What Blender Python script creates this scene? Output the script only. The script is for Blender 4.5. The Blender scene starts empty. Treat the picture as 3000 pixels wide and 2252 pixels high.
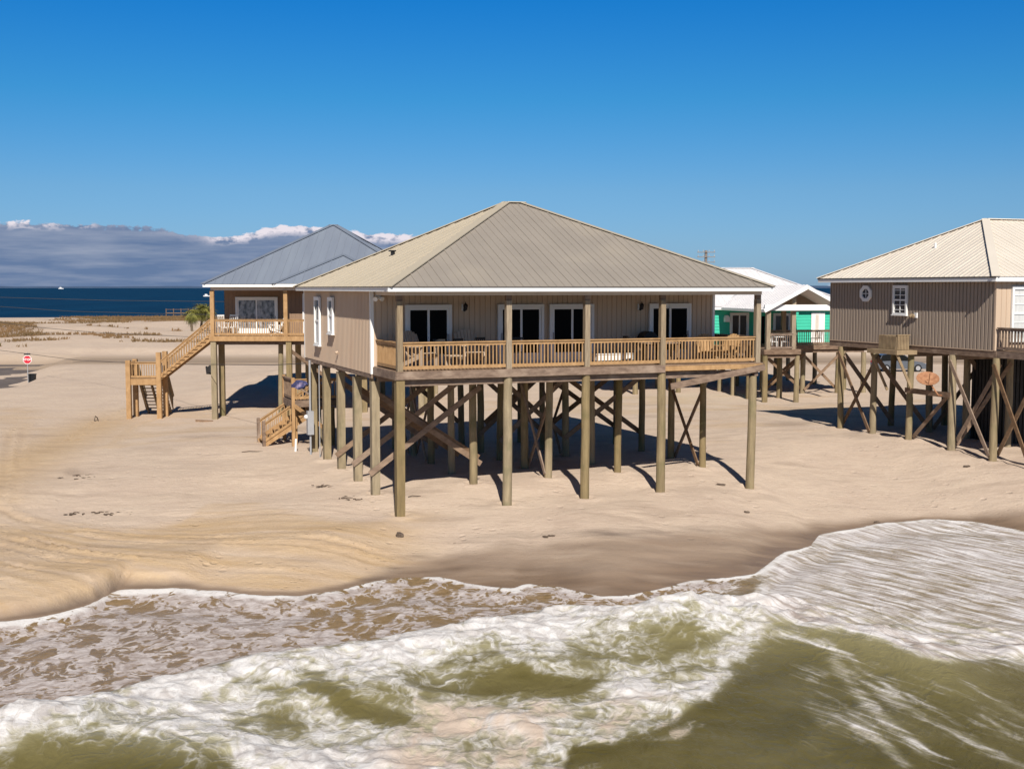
import bpy, bmesh, math, random
import numpy as np
from mathutils import Vector, Matrix
random.seed(7); np.random.seed(7)
SC = bpy.context.scene
COL = SC.collection
R = math.radians

# ------------------------------------------------------------------ camera
HC = 8.2                                   # camera height above the sea
PITCH = math.atan((1126.0 - 843.0) / 3566.0)
cam_d = bpy.data.cameras.new('camera')
cam_d.sensor_width = 36.0
cam_d.lens = 36.0 * 3566.0 / 3000.0
cam_d.clip_start = 0.5
cam_d.clip_end = 90000.0
cam = bpy.data.objects.new('camera', cam_d)
COL.objects.link(cam)
cam.location = (0, 0, HC)
cam.rotation_euler = (math.pi / 2 - PITCH, 0, 0)
SC.camera = cam

# ------------------------------------------------------------------ light
SUN_EL = R(38.5)
SUN_AZ = math.atan2(0.115, -0.993)            # direction towards the sun in plan: (0.115, -0.993)
SKY_STRENGTH = 0.075
SUN_STRENGTH = 5.0
SC.view_settings.view_transform = 'Standard'
SC.view_settings.look = 'None'
SC.view_settings.exposure = 0.25
SC.view_settings.gamma = 1.0
world = bpy.data.worlds.new('World')
SC.world = world
world.use_nodes = True

def build_world():
    nt = world.node_tree
    N = nt.nodes
    for n in list(N):
        N.remove(n)
    L = nt.links.new
    out = N.new('ShaderNodeOutputWorld')
    bg = N.new('ShaderNodeBackground')
    bg.inputs['Strength'].default_value = SKY_STRENGTH
    sky = N.new('ShaderNodeTexSky')
    sky.sky_type = 'NISHITA'
    sky.sun_disc = False
    sky.sun_elevation = SUN_EL
    sky.sun_rotation = math.atan2(0.115, -0.993)
    sky.altitude = 0.0
    sky.air_density = 1.0
    sky.dust_density = 0.3
    sky.ozone_density = 2.0
    # deep, clear autumn blue down to the horizon
    tcs = N.new('ShaderNodeTexCoord'); sps = N.new('ShaderNodeSeparateXYZ')
    L(tcs.outputs['Generated'], sps.inputs[0])
    rr = N.new('ShaderNodeMapRange'); rr.inputs[1].default_value = 0.0; rr.inputs[2].default_value = 0.6
    L(sps.outputs['Z'], rr.inputs[0])
    rp = N.new('ShaderNodeValToRGB'); e = rp.color_ramp.elements
    e[0].position = 0.0; e[0].color = (0.33, 0.56, 1.08, 1)
    e[1].position = 1.0; e[1].color = (0.06, 0.18, 0.34, 1)  # overhead sky, out of view, darkened to lessen the fill light
    for p_, c_ in ((0.06, (0.33, 0.57, 1.0, 1)), (0.13, (0.31, 0.58, 0.93, 1)), (0.25, (0.14, 0.58, 0.96, 1)), (0.39, (0.035, 0.52, 1.06, 1)), (0.6, (0.04, 0.28, 0.5, 1))):
        x = e.new(p_); x.color = c_
    L(rr.outputs[0], rp.inputs[0])
    hs = N.new('ShaderNodeMix'); hs.data_type = 'RGBA'; hs.blend_type = 'MULTIPLY'; hs.inputs[0].default_value = 1.0
    L(sky.outputs['Color'], hs.inputs[6]); L(rp.outputs[0], hs.inputs[7])
    # a bank of far cloud low in the north-west, in direction space
    geo = N.new('ShaderNodeTexCoord')
    sep = N.new('ShaderNodeSeparateXYZ')
    L(geo.outputs['Generated'], sep.inputs[0])
    def mth(op, a, b=None, c=None, clamp=False):
        m = N.new('ShaderNodeMath'); m.operation = op; m.use_clamp = clamp
        for i, x in enumerate((a, b, c)):
            if x is None: continue
            if isinstance(x, (int, float)): m.inputs[i].default_value = x
            else: L(x, m.inputs[i])
        return m.outputs[0]
    az = mth('ARCTAN2', sep.outputs['X'], sep.outputs['Y'])       # 0 = straight ahead, left negative
    el = mth('ARCSINE', sep.outputs['Z'])
    comb = N.new('ShaderNodeCombineXYZ')
    L(mth('MULTIPLY', az, 60.0), comb.inputs[0]); L(mth('MULTIPLY', el, 110.0), comb.inputs[1])
    n1 = N.new('ShaderNodeTexNoise'); n1.inputs['Scale'].default_value = 0.55
    n1.inputs['Detail'].default_value = 6; n1.inputs['Roughness'].default_value = 0.62
    L(comb.outputs[0], n1.inputs['Vector'])
    comb2 = N.new('ShaderNodeCombineXYZ')
    L(mth('MULTIPLY', az, 16.0), comb2.inputs[0]); L(mth('MULTIPLY', el, 150.0), comb2.inputs[1])
    n2 = N.new('ShaderNodeTexNoise'); n2.inputs['Scale'].default_value = 0.8
    n2.inputs['Detail'].default_value = 5; n2.inputs['Roughness'].default_value = 0.55
    L(comb2.outputs[0], n2.inputs['Vector'])
    # top of the bank over azimuth (radians of elevation)
    cr = N.new('ShaderNodeFloatCurve')
    c = cr.mapping.curves[0]
    pts = [(0.0, 0.49), (0.12, 0.49), (0.21, 0.462), (0.273, 0.405), (0.32, 0.42), (0.393, 0.505), (0.49, 0.45), (0.58, 0.43), (0.66, 0.30), (0.75, 0.0), (1.0, 0.0)]
    c.points[0].location = pts[0]; c.points[1].location = pts[-1]
    for p in pts[1:-1]:
        c.points.new(*p)
    cr.mapping.update()
    t = mth('MULTIPLY_ADD', az, 1.0 / 0.56, 0.4 / 0.56 + 0.0, clamp=True)   # az -0.40 .. 0.16
    L(t, cr.inputs['Value'])
    top = mth('MULTIPLY', cr.outputs[0], 0.1)
    puff = mth('MULTIPLY', mth('SUBTRACT', n1.outputs['Fac'], 0.5), 0.022)
    topn = mth('ADD', top, puff)
    d = mth('SUBTRACT', topn, el)                                  # >0 inside cloud
    mask = mth('MULTIPLY', d, 900.0, clamp=True)
    # white sunlit heads: only within a few mrad of the top
    head = mth('SUBTRACT', 1.0, mth('MULTIPLY', mth('SUBTRACT', d, mth('MULTIPLY_ADD', mth('MULTIPLY', mth('SUBTRACT', t, 0.24), 7.0, clamp=True), 0.0025, 0.0025)), 220.0, clamp=True), clamp=True)
    hc = N.new('ShaderNodeFloatCurve'); k = hc.mapping.curves[0]
    k.points[0].location = (0, 1); k.points[1].location = (1, 1)
    for p_ in ((0.11, 1.0), (0.14, 0.15), (0.26, 0.15), (0.30, 1.0)): k.points.new(*p_)
    hc.mapping.update(); L(t, hc.inputs['Value'])
    head = mth('MULTIPLY', head, hc.outputs[0])
    headz = mth('MULTIPLY', head, mth('MULTIPLY', mth('SUBTRACT', n1.outputs['Fac'], mth('MULTIPLY_ADD', mth('MULTIPLY', mth('SUBTRACT', t, 0.24), 7.0, clamp=True), -0.06, 0.47)), 12.0, clamp=True))
    mixb = N.new('ShaderNodeMix'); mixb.data_type = 'RGBA'
    mixb.inputs[6].default_value = (1.5, 2.3, 4.0, 1)
    mixb.inputs[7].default_value = (3.3, 3.9, 5.3, 1)
    L(mth('ADD', mth('MULTIPLY', mth('SUBTRACT', n2.outputs['Fac'], 0.40), 3.2), mth('MULTIPLY', mth('SUBTRACT', el, 0.022), 12.0), clamp=True), mixb.inputs[0])
    mixh = N.new('ShaderNodeMix'); mixh.data_type = 'RGBA'
    mixh.inputs[7].default_value = (9.2, 8.6, 9.3, 1)
    L(headz, mixh.inputs[0]); L(mixb.outputs[2], mixh.inputs[6])
    fin = N.new('ShaderNodeMix'); fin.data_type = 'RGBA'
    abv = mth('MULTIPLY', mth('ADD', el, 0.004), 400.0, clamp=True)
    ahead = mth('GREATER_THAN', sep.outputs['Y'], 0.0)
    L(mth('MULTIPLY', mth('MULTIPLY', mask, abv), ahead), fin.inputs[0])
    L(hs.outputs[2], fin.inputs[6]); L(mixh.outputs[2], fin.inputs[7])
    L(fin.outputs[2], bg.inputs['Color'])
    L(bg.outputs[0], out.inputs['Surface'])
build_world()

sun_d = bpy.data.lights.new('sun', 'SUN')
sun_d.energy = SUN_STRENGTH
sun_d.angle = R(0.53)
sun_d.color = (1.0, 0.94, 0.85)
sun = bpy.data.objects.new('sun', sun_d)
COL.objects.link(sun)
_h = Vector((0.115, -0.993, 0)).normalized()
_to = _h * math.cos(SUN_EL) + Vector((0, 0, math.sin(SUN_EL)))
sun.rotation_euler = _to.to_track_quat('Z', 'Y').to_euler()

# ------------------------------------------------------------------ helpers: survey of the place (pixels of the photo -> metres)
_cp, _sp = math.cos(PITCH), math.sin(PITCH)
def ray(u, v):
    x = (u - 1500.0) / 3566.0; d = (v - 1126.0) / 3566.0
    return (x, _cp - d * _sp, -_sp - d * _cp)
def at_y(u, v, Y):
    r = ray(u, v); k = Y / r[1]
    return Vector((r[0] * k, Y, HC + r[2] * k))
def at_z(u, v, z):
    r = ray(u, v); k = (z - HC) / r[2]
    return Vector((r[0] * k, r[1] * k, z))
K = 3000.0 / 2211.0
def W(u, v, z=0.1):                       # same with the coordinates of a 2211 px wide copy
    p = at_z(u * K, v * K, z); return (p.x, p.y)

# ------------------------------------------------------------------ helpers: materials
def nodes(name):
    m = bpy.data.materials.new(name); m.use_nodes = True
    nt = m.node_tree; b = nt.nodes['Principled BSDF']
    return m, nt, b
def mat(name, c1, c2=None, rough=0.7, scale=3.0, stretch=(1, 1, 1), detail=5, spec=0.3, metal=0.0, bump=0.0, bscale=None, spots=None, coord='Object', vary=0.0):
    m, nt, b = nodes(name)
    N, L = nt.nodes, nt.links.new
    b.inputs['Roughness'].default_value = rough
    b.inputs['Specular IOR Level'].default_value = spec
    b.inputs['Metallic'].default_value = metal
    if c2 is None:
        c2 = tuple(x * 0.8 for x in c1)
    tc = N.new('ShaderNodeTexCoord'); mp = N.new('ShaderNodeMapping')
    mp.inputs['Scale'].default_value = stretch
    L(tc.outputs[coord], mp.inputs['Vector'])
    no = N.new('ShaderNodeTexNoise'); no.inputs['Scale'].default_value = scale
    no.inputs['Detail'].default_value = detail; no.inputs['Roughness'].default_value = 0.6
    L(mp.outputs[0], no.inputs['Vector'])
    rp = N.new('ShaderNodeValToRGB')
    rp.color_ramp.elements[0].position = 0.33; rp.color_ramp.elements[1].position = 0.68
    rp.color_ramp.elements[0].color = (*c2, 1); rp.color_ramp.elements[1].color = (*c1, 1)
    L(no.outputs['Fac'], rp.inputs[0])
    last = rp.outputs[0]
    if spots:
        c3, sc3, amt = spots
        n3 = N.new('ShaderNodeTexNoise'); n3.inputs['Scale'].default_value = sc3; n3.inputs['Detail'].default_value = 3
        L(tc.outputs[coord], n3.inputs['Vector'])
        mr = N.new('ShaderNodeMapRange'); mr.inputs[1].default_value = 0.55; mr.inputs[2].default_value = 0.7
        mr.inputs[3].default_value = 0; mr.inputs[4].default_value = amt
        L(n3.outputs['Fac'], mr.inputs[0])
        mx = N.new('ShaderNodeMix'); mx.data_type = 'RGBA'
        L(mr.outputs[0], mx.inputs[0]); L(last, mx.inputs[6]); mx.inputs[7].default_value = (*c3, 1)
        last = mx.outputs[2]
    if vary:
        oi = N.new('ShaderNodeObjectInfo'); vr = N.new('ShaderNodeMapRange'); vr.inputs[3].default_value = 1 - vary; vr.inputs[4].default_value = 1 + vary
        L(oi.outputs['Random'], vr.inputs[0])
        hv = N.new('ShaderNodeHueSaturation'); L(last, hv.inputs['Color']); L(vr.outputs[0], hv.inputs['Value'])
        vs_ = N.new('ShaderNodeMapRange'); vs_.inputs[3].default_value = 1 + vary; vs_.inputs[4].default_value = 1 - vary
        L(oi.outputs['Random'], vs_.inputs[0]); L(vs_.outputs[0], hv.inputs['Saturation'])
        last = hv.outputs[0]
    L(last, b.inputs['Base Color'])
    if bump:
        bp = N.new('ShaderNodeBump'); bp.inputs['Strength'].default_value = bump; bp.inputs['Distance'].default_value = 0.02
        if bscale:
            n4 = N.new('ShaderNodeTexNoise'); n4.inputs['Scale'].default_value = bscale; n4.inputs['Detail'].default_value = 4
            L(mp.outputs[0], n4.inputs['Vector']); L(n4.outputs['Fac'], bp.inputs['Height'])
        else:
            L(no.outputs['Fac'], bp.inputs['Height'])
        L(bp.outputs[0], b.inputs['Normal'])
    return m

M = {}
M['pile'] = mat('pile wood', (0.295, 0.228, 0.13), (0.185, 0.142, 0.082), 0.85, 2.2, (3, 3, 0.5), bump=0.5, bscale=14, spots=((0.13, 0.12, 0.055), 0.9, 0.65), vary=0.16)
M['oldwood'] = mat('weathered wood', (0.25, 0.175, 0.125), (0.13, 0.085, 0.06), 0.85, 3.0, (1, 1, 3), bump=0.4, bscale=16, spots=((0.36, 0.27, 0.2), 1.6, 0.5), vary=0.12)
M['postwood'] = mat('grey post wood', (0.33, 0.26, 0.175), (0.2, 0.15, 0.1), 0.85, 4.0, (5, 5, 0.5), bump=0.5, bscale=14, vary=0.12)
M['newwood'] = mat('fresh treated wood', (0.44, 0.27, 0.13), (0.31, 0.18, 0.08), 0.78, 2.5, (2, 2, 1), bump=0.2, bscale=20)
M['brace'] = mat('brace wood', (0.26, 0.175, 0.115), (0.155, 0.1, 0.065), 0.85, 3.0, (1, 1, 2), bump=0.3, bscale=16, vary=0.2)
M['palewood'] = mat('pale yellow wood', (0.34, 0.25, 0.15), (0.23, 0.165, 0.1), 0.8, 3.0, bump=0.3)
M['deck'] = mat('deck boards', (0.30, 0.2, 0.13), (0.2, 0.13, 0.085), 0.85, 3.0)
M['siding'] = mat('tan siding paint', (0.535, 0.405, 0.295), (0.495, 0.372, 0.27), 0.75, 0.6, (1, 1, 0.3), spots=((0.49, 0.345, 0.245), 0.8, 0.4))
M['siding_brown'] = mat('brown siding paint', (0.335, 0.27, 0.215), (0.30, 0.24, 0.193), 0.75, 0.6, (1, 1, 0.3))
M['siding_warm'] = mat('warm brown siding paint', (0.27, 0.175, 0.115), (0.24, 0.155, 0.1), 0.75, 0.6)
M['siding_green'] = mat('seafoam green siding paint', (0.045, 0.47, 0.315), (0.04, 0.42, 0.285), 0.7, 0.6)
M['white'] = mat('white trim paint', (0.80, 0.79, 0.77), (0.74, 0.73, 0.71), 0.55, 2.0)
M['frieze'] = mat('cream beam paint', (0.60, 0.53, 0.46), (0.53, 0.46, 0.40), 0.7, 1.5)
M['soffit'] = mat('soffit paint', (0.27, 0.21, 0.155), (0.24, 0.185, 0.14), 0.8, 1.5)
M['vinyl'] = mat('white vinyl frame', (0.72, 0.71, 0.70), (0.68, 0.67, 0.66), 0.5, 2.0)
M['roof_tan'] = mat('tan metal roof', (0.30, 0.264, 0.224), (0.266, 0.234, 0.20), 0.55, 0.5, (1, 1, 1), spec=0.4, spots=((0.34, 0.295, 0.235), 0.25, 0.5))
M['roof_lit_tone'] = mat('lit tone tan metal roof', (0.45, 0.39, 0.30), (0.42, 0.365, 0.28), 0.55, 0.5, spec=0.4)  # brighter light on the left face put into its colour; caps share it
M['roof_grey'] = mat('blue grey metal roof', (0.205, 0.235, 0.285), (0.175, 0.2, 0.25), 0.5, 0.6, (2, 0.3, 0.3), spec=0.4)
M['roof_cream'] = mat('cream metal roof', (0.70, 0.63, 0.54), (0.64, 0.575, 0.49), 0.5, 0.5, spec=0.4)
M['roof_white'] = mat('white metal roof', (0.70, 0.68, 0.68), (0.64, 0.62, 0.63), 0.5, 0.5, spec=0.4)
M['cap_dark'] = mat('dark roof edge', (0.10, 0.085, 0.075), (0.08, 0.07, 0.06), 0.6)
M['black'] = mat('black metal', (0.012, 0.012, 0.013), (0.008, 0.008, 0.009), 0.5)
M['dark'] = mat('dark plastic', (0.035, 0.032, 0.032), (0.02, 0.02, 0.02), 0.6)
M['tan_plastic'] = mat('tan plastic', (0.46, 0.36, 0.28), (0.42, 0.33, 0.25), 0.6)
M['grey'] = mat('grey plastic', (0.35, 0.35, 0.36), (0.3, 0.3, 0.31), 0.5)
M['rust'] = mat('rusty metal', (0.40, 0.205, 0.11), (0.25, 0.11, 0.055), 0.8, 6.0)
M['curtain'] = mat('pale curtain', (0.62, 0.62, 0.60), (0.5, 0.5, 0.49), 0.8, 8.0, (1, 1, 0.2))
M['red'] = mat('red sign', (0.55, 0.012, 0.03), (0.5, 0.01, 0.028), 0.4)
M['cable'] = mat('black cable', (0.05, 0.045, 0.05), (0.04, 0.04, 0.04), 0.6)
M['bluecloth'] = mat('dark blue cloth', (0.06, 0.065, 0.16), (0.035, 0.035, 0.09), 0.85, 4.0, spots=((0.45, 0.36, 0.5), 3.0, 0.8))
M['debris'] = mat('dark driftwood', (0.13, 0.095, 0.07), (0.07, 0.05, 0.037), 0.9, 8)
M['drift'] = mat('brown driftwood', (0.25, 0.16, 0.1), (0.16, 0.1, 0.06), 0.9, 8)

def glass(name, base=(0.006, 0.006, 0.007), rough=0.06, spec=0.5, metal=0.0, bump=0.0, bscale=1.0):
    m, nt, b = nodes(name)
    b.inputs['Base Color'].default_value = (*base, 1)
    b.inputs['Roughness'].default_value = rough
    b.inputs['Specular IOR Level'].default_value = spec
    b.inputs['Metallic'].default_value = metal
    N, L = nt.nodes, nt.links.new
    tc = N.new('ShaderNodeTexCoord'); no = N.new('ShaderNodeTexNoise'); no.inputs['Scale'].default_value = bscale
    no.inputs['Detail'].default_value = 3
    L(tc.outputs['Object'], no.inputs['Vector'])
    bp = N.new('ShaderNodeBump'); bp.inputs['Strength'].default_value = bump; bp.inputs['Distance'].default_value = 0.05
    L(no.outputs['Fac'], bp.inputs['Height']); L(bp.outputs[0], b.inputs['Normal'])
    return m
M['pane'] = glass('dark insect screen glass', (0.003, 0.003, 0.003), rough=0.5, spec=0.06)
M['pane_grey'] = glass('grey window glass', (0.05, 0.055, 0.065), 0.12, 0.6)
M['pane_brown'] = glass('brown curtained glass', (0.045, 0.028, 0.022), 0.2, 0.5)
M['pane_green'] = glass('green tinted glass', (0.012, 0.03, 0.015), 0.2, 0.5)
M['pane_pattern'] = mat('patterned window pane', (0.42, 0.42, 0.43), (0.02, 0.022, 0.025), 0.25, 3.2, (1.6, 1, 1), detail=6, spec=0.6)  # grey and black noise pattern set in the pane colour
M['pane_mirror'] = glass('coated reflective glass', (0.52, 0.46, 0.38), 0.03, 0.5, 0.9, 1.0, 5.0)

# ------------------------------------------------------------------ helpers: geometry
class MB:
    """collects simple solids and links them as one mesh object"""
    def __init__(s): s.v = []; s.f = []
    def add(s, vs, fs):
        o = len(s.v); s.v += [tuple(x) for x in vs]; s.f += [tuple(i + o for i in f) for f in fs]; return s
    def box(s, x0, x1, y0, y1, z0, z1):
        return s.add([(x0, y0, z0), (x1, y0, z0), (x1, y1, z0), (x0, y1, z0), (x0, y0, z1), (x1, y0, z1), (x1, y1, z1), (x0, y1, z1)],
                     [(3, 2, 1, 0), (4, 5, 6, 7), (0, 1, 5, 4), (1, 2, 6, 5), (2, 3, 7, 6), (3, 0, 4, 7)])
    def beam(s, p, q, w, h, up=(0, 0, 1)):
        p = Vector(p); q = Vector(q); d = (q - p).normalized(); up = Vector(up)
        if abs(d.dot(up)) > 0.98: up = Vector((0, 1, 0))
        sx = d.cross(up).normalized() * (w / 2); sz = sx.cross(d).normalized() * (h / 2)
        vs = [p - sx - sz, p + sx - sz, p + sx + sz, p - sx + sz, q - sx - sz, q + sx - sz, q + sx + sz, q - sx + sz]
        return s.add(vs, [(0, 1, 2, 3), (7, 6, 5, 4), (0, 4, 5, 1), (1, 5, 6, 2), (2, 6, 7, 3), (3, 7, 4, 0)])
    def cyl(s, p, q, r0, r1=None, n=10, rings=1, wob=0.0):
        p = Vector(p); q = Vector(q); r1 = r0 if r1 is None else r1
        d = (q - p).normalized(); up = Vector((0, 0, 1)) if abs(d.z) < 0.9 else Vector((1, 0, 0))
        x = d.cross(up).normalized(); y = d.cross(x)
        vs = []; fs = []
        for k in range(rings + 1):
            t = k / rings; c = p.lerp(q, t); r = r0 + (r1 - r0) * t
            if 0 < k < rings: c = c + x * random.uniform(-wob, wob) + y * random.uniform(-wob, wob)
            for i in range(n):
                a = 2 * math.pi * i / n
                vs.append(c + x * (r * math.cos(a)) + y * (r * math.sin(a)))
        for k in range(rings):
            for i in range(n):
                j = (i + 1) % n
                fs.append((k * n + i, k * n + j, (k + 1) * n + j, (k + 1) * n + i))
        fs.append(tuple(range(n - 1, -1, -1))); fs.append(tuple(range(rings * n, rings * n + n)))
        return s.add(vs, fs)
    def prism(s, poly, y0, y1, axes='xz'):
        """poly in 2 axes extruded along the third"""
        n = len(poly); vs = []
        for yy in (y0, y1):
            for a, b in poly:
                vs.append((a, yy, b) if axes == 'xz' else ((a, b, yy) if axes == 'xy' else (yy, a, b)))
        fs = [tuple(range(n)), tuple(range(2 * n - 1, n - 1, -1))]
        for i in range(n):
            j = (i + 1) % n
            fs.append((i, i + n, j + n, j))
        return s.add(vs, fs)
    def build(s, name, m, parent=None, smooth=False, loc=None):
        me = bpy.data.meshes.new(name); me.from_pydata(s.v, [], s.f); me.update()
        bm = bmesh.new(); bm.from_mesh(me); bmesh.ops.recalc_face_normals(bm, faces=bm.faces); bm.to_mesh(me); bm.free()
        if isinstance(m, (list, tuple)):
            for x in m: me.materials.append(x)
        else: me.materials.append(m)
        if smooth:
            me.polygons.foreach_set('use_smooth', [True] * len(me.polygons))
        o = bpy.data.objects.new(name, me); COL.objects.link(o)
        if parent is not None: o.parent = parent
        if loc is not None: o.location = loc
        return o

def tag(o, label=None, cat=None, group=None, kind=None):
    if label: o['label'] = label
    if cat: o['category'] = cat
    if group: o['group'] = group
    if kind: o['kind'] = kind
    return o
def empty(name, loc, rz=0.0):
    o = bpy.data.objects.new(name, None); COL.objects.link(o)
    o.empty_display_size = 0.3
    o.location = loc; o.rotation_euler = (0, 0, rz)
    return o
def copy_tree(o, parent=None):
    c = o.copy(); COL.objects.link(c); c.parent = parent
    for ch in [x for x in bpy.data.objects if x.parent == o]:
        copy_tree(ch, c)
    return c

def siding(mb, p, q, z0, z1, nrm, step=0.2, gap=0.05, depth=0.022, off=0.03):
    """vertical grooved boards from p to q (2-D), standing off the wall along nrm"""
    p = Vector(p); q = Vector(q); nrm = Vector(nrm).normalized()
    Ln = (q - p).length; d = (q - p) / Ln
    xs = []; t = 0.0
    while t < Ln - 1e-4:
        e = min(t + step - gap, Ln)
        xs += [(t, off), (e, off)]
        if e + gap < Ln:
            xs += [(e + 0.004, off - depth), (e + gap - 0.004, off - depth)]
        t += step
    vs = []
    for s_, o_ in xs:
        c = p + d * s_ + nrm * o_
        vs += [(c.x, c.y, z0), (c.x, c.y, z1)]
    fs = [(2 * i, 2 * i + 2, 2 * i + 3, 2 * i + 1) for i in range(len(xs) - 1)]
    mb.add(vs, fs)

def hip_face(mb, E, e, n, Ln, lx, rx, D, ze, H, step=0.3, rib=0.035, rh=0.022, big=3):
    """one roof plane: eave from E along e (len Ln); upper edge from lx to rx at inset D, rise H; with standing ribs"""
    E = Vector(E); e = Vector(e); n = Vector(n)
    pt = lambda x, t: (E.x + e.x * x + n.x * D * t, E.y + e.y * x + n.y * D * t, ze + H * t)
    if rx - lx > 0.01: mb.add([pt(0, 0), pt(Ln, 0), pt(rx, 1), pt(lx, 1)], [(0, 1, 2, 3)])
    else: mb.add([pt(0, 0), pt(Ln, 0), pt(lx, 1)], [(0, 1, 2)])
    up = Vector((-n.x * H, -n.y * H, D)).normalized()
    k = 0; x = step * 0.5
    while x < Ln:
        f = x / lx if x < lx else ((Ln - x) / (Ln - rx) if x > rx else 1.0)
        f = min(1.0, f) - 0.012
        if f > 0.03:
            p = Vector(pt(x, 0.0)) + up * (rh * 0.3); q = Vector(pt(x, f)) + up * (rh * 0.3)
            s_ = 1.5 if k % big == 0 else 0.8
            mb.beam(p, q, rib * s_, rh * s_, up)
        x += step; k += 1

def hip_roof(parent, a0, a1, b0, b1, r0, r1, rb, ze, zr, mats, step=0.3, capmat=None, caps=True, names=('roof', 'ridge_cap')):
    """hip roof, ridge from (r0, rb) to (r1, rb). mats: front,left,back,right"""
    H = zr - ze
    faces = [((a0, b0, 0), (1, 0, 0), (0, 1, 0), a1 - a0, r0 - a0, r1 - a0, rb - b0),
             ((a0, b1, 0), (0, -1, 0), (1, 0, 0), b1 - b0, b1 - rb, b1 - rb, r0 - a0),
             ((a1, b1, 0), (-1, 0, 0), (0, -1, 0), a1 - a0, a1 - r1, a1 - r0, b1 - rb),
             ((a1, b0, 0), (0, 1, 0), (-1, 0, 0), b1 - b0, rb - b0, rb - b0, a1 - r1)]
    groups = {}
    for i, f in enumerate(faces):
        groups.setdefault(mats[i].name, (mats[i], []))[1].append(f)
    objs = []
    first = True
    for nm, (mm, fl) in groups.items():
        mb = MB()
        for f in fl:
            hip_face(mb, f[0], f[1], f[2], f[3], f[4], f[5], f[6], ze, H, step)
        if first:
            mb.add([(a0, b0, ze - 0.02), (a1, b0, ze - 0.02), (a1, b1, ze - 0.02), (a0, b1, ze - 0.02)], [(0, 1, 2, 3)])
        objs.append(mb.build('roof', mm, parent)); first = False
    if caps:
        mb = MB()
        A, B_, C, D_ = (a0, b0, ze), (a1, b0, ze), (a1, b1, ze), (a0, b1, ze)
        P, Q = (r0, rb, zr), (r1, rb, zr)
        for p, q in ((A, P), (B_, Q), (C, Q), (D_, P), (P, Q)):
            p = Vector(p) + Vector((0, 0, 0.025)); q = Vector(q) + Vector((0, 0, 0.03))
            mb.beam(p, q, 0.34, 0.035)
        mb.build('ridge_cap', capmat or mats[1], objs[0])
    return objs

def rail(mb, p, q, zf, step=0.128, hgt=0.96, bw=0.042, inset=0.07):
    """balustrade between two points in plan, floor height zf (number, or pair for a slope)"""
    z0, z1 = (zf, zf) if not isinstance(zf, tuple) else zf
    p = Vector((p[0], p[1], z0)); q = Vector((q[0], q[1], z1)); d = q - p; Ln = Vector((d.x, d.y, 0)).length
    up = Vector((0, 0, 1))
    mb.beam(p + up * (hgt - 0.02), q + up * (hgt - 0.02), 0.14, 0.04)
    mb.beam(p + up * (hgt - 0.09), q + up * (hgt - 0.09), 0.045, 0.09)
    mb.beam(p + up * 0.115, q + up * 0.115, 0.045, 0.11)
    n = max(1, int(Ln / step))
    for i in range(n):
        t = (i + 0.5) / n; c = p.lerp(q, t)
        j = random.uniform(-0.006, 0.006)
        mb.beam(c + up * 0.17, c + up * (hgt - 0.135) + Vector((j, 0, 0)), bw, bw * 0.85, up=(d.x, d.y, 0))
    return mb

def curve_obj(name, pts, rad, m, parent=None):
    cu = bpy.data.curves.new(name, 'CURVE'); cu.dimensions = '3D'
    sp = cu.splines.new('POLY'); sp.points.add(len(pts) - 1)
    for i, p in enumerate(pts): sp.points[i].co = (*p, 1)
    cu.bevel_depth = rad; cu.bevel_resolution = 1
    tmp = bpy.data.objects.new(name, cu)
    me = bpy.data.meshes.new_from_object(tmp)
    bpy.data.objects.remove(tmp); bpy.data.curves.remove(cu)
    me.name = name; me.materials.clear(); me.materials.append(m)
    o = bpy.data.objects.new(name, me); COL.objects.link(o); o.parent = parent
    return o

# ------------------------------------------------------------------ numpy noise
def vnoise(x, y, seed=0):
    rs = np.random.RandomState(seed); T = rs.rand(256, 256)
    xi = np.floor(x).astype(int); yi = np.floor(y).astype(int)
    fx = x - xi; fy = y - yi
    fx = fx * fx * (3 - 2 * fx); fy = fy * fy * (3 - 2 * fy)
    a = T[xi % 256, yi % 256]; b = T[(xi + 1) % 256, yi % 256]
    c = T[xi % 256, (yi + 1) % 256]; d = T[(xi + 1) % 256, (yi + 1) % 256]
    return (a * (1 - fx) + b * fx) * (1 - fy) + (c * (1 - fx) + d * fx) * fy
def fbm(x, y, seed=0, oct=4, gain=0.5):
    s = 0; a = 1.0; t = 0
    for i in range(oct):
        s = s + a * vnoise(x * 2 ** i + 17.3 * i, y * 2 ** i - 9.1 * i, seed + i); t += a; a *= gain
    return s / t - 0.5
def sstep(a, b, x):
    t = np.clip((x - a) / (b - a), 0, 1); return t * t * (3 - 2 * t)
def to_px(x, y, z=0.15):
    f = y * _cp - (z - HC) * _sp; d = -(y * _sp + (z - HC) * _cp)
    f = np.maximum(f, 3.0)
    return (1500 + 3566 * x / f) / K, (1126 + 3566 * d / f) / K
def seg_dist(px, py, pts):
    """distance to a polyline in the ground plane"""
    best = np.full(px.shape, 1e9)
    for (x0, y0), (x1, y1) in zip(pts[:-1], pts[1:]):
        dx, dy = x1 - x0, y1 - y0; l2 = dx * dx + dy * dy + 1e-9
        t = np.clip(((px - x0) * dx + (py - y0) * dy) / l2, 0, 1)
        best = np.minimum(best, np.hypot(px - x0 - t * dx, py - y0 - t * dy))
    return best
def attr(me, name, a):
    at = me.attributes.new(name, 'FLOAT', 'POINT'); at.data.foreach_set('value', np.ascontiguousarray(a, dtype=np.float32).ravel())
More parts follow.
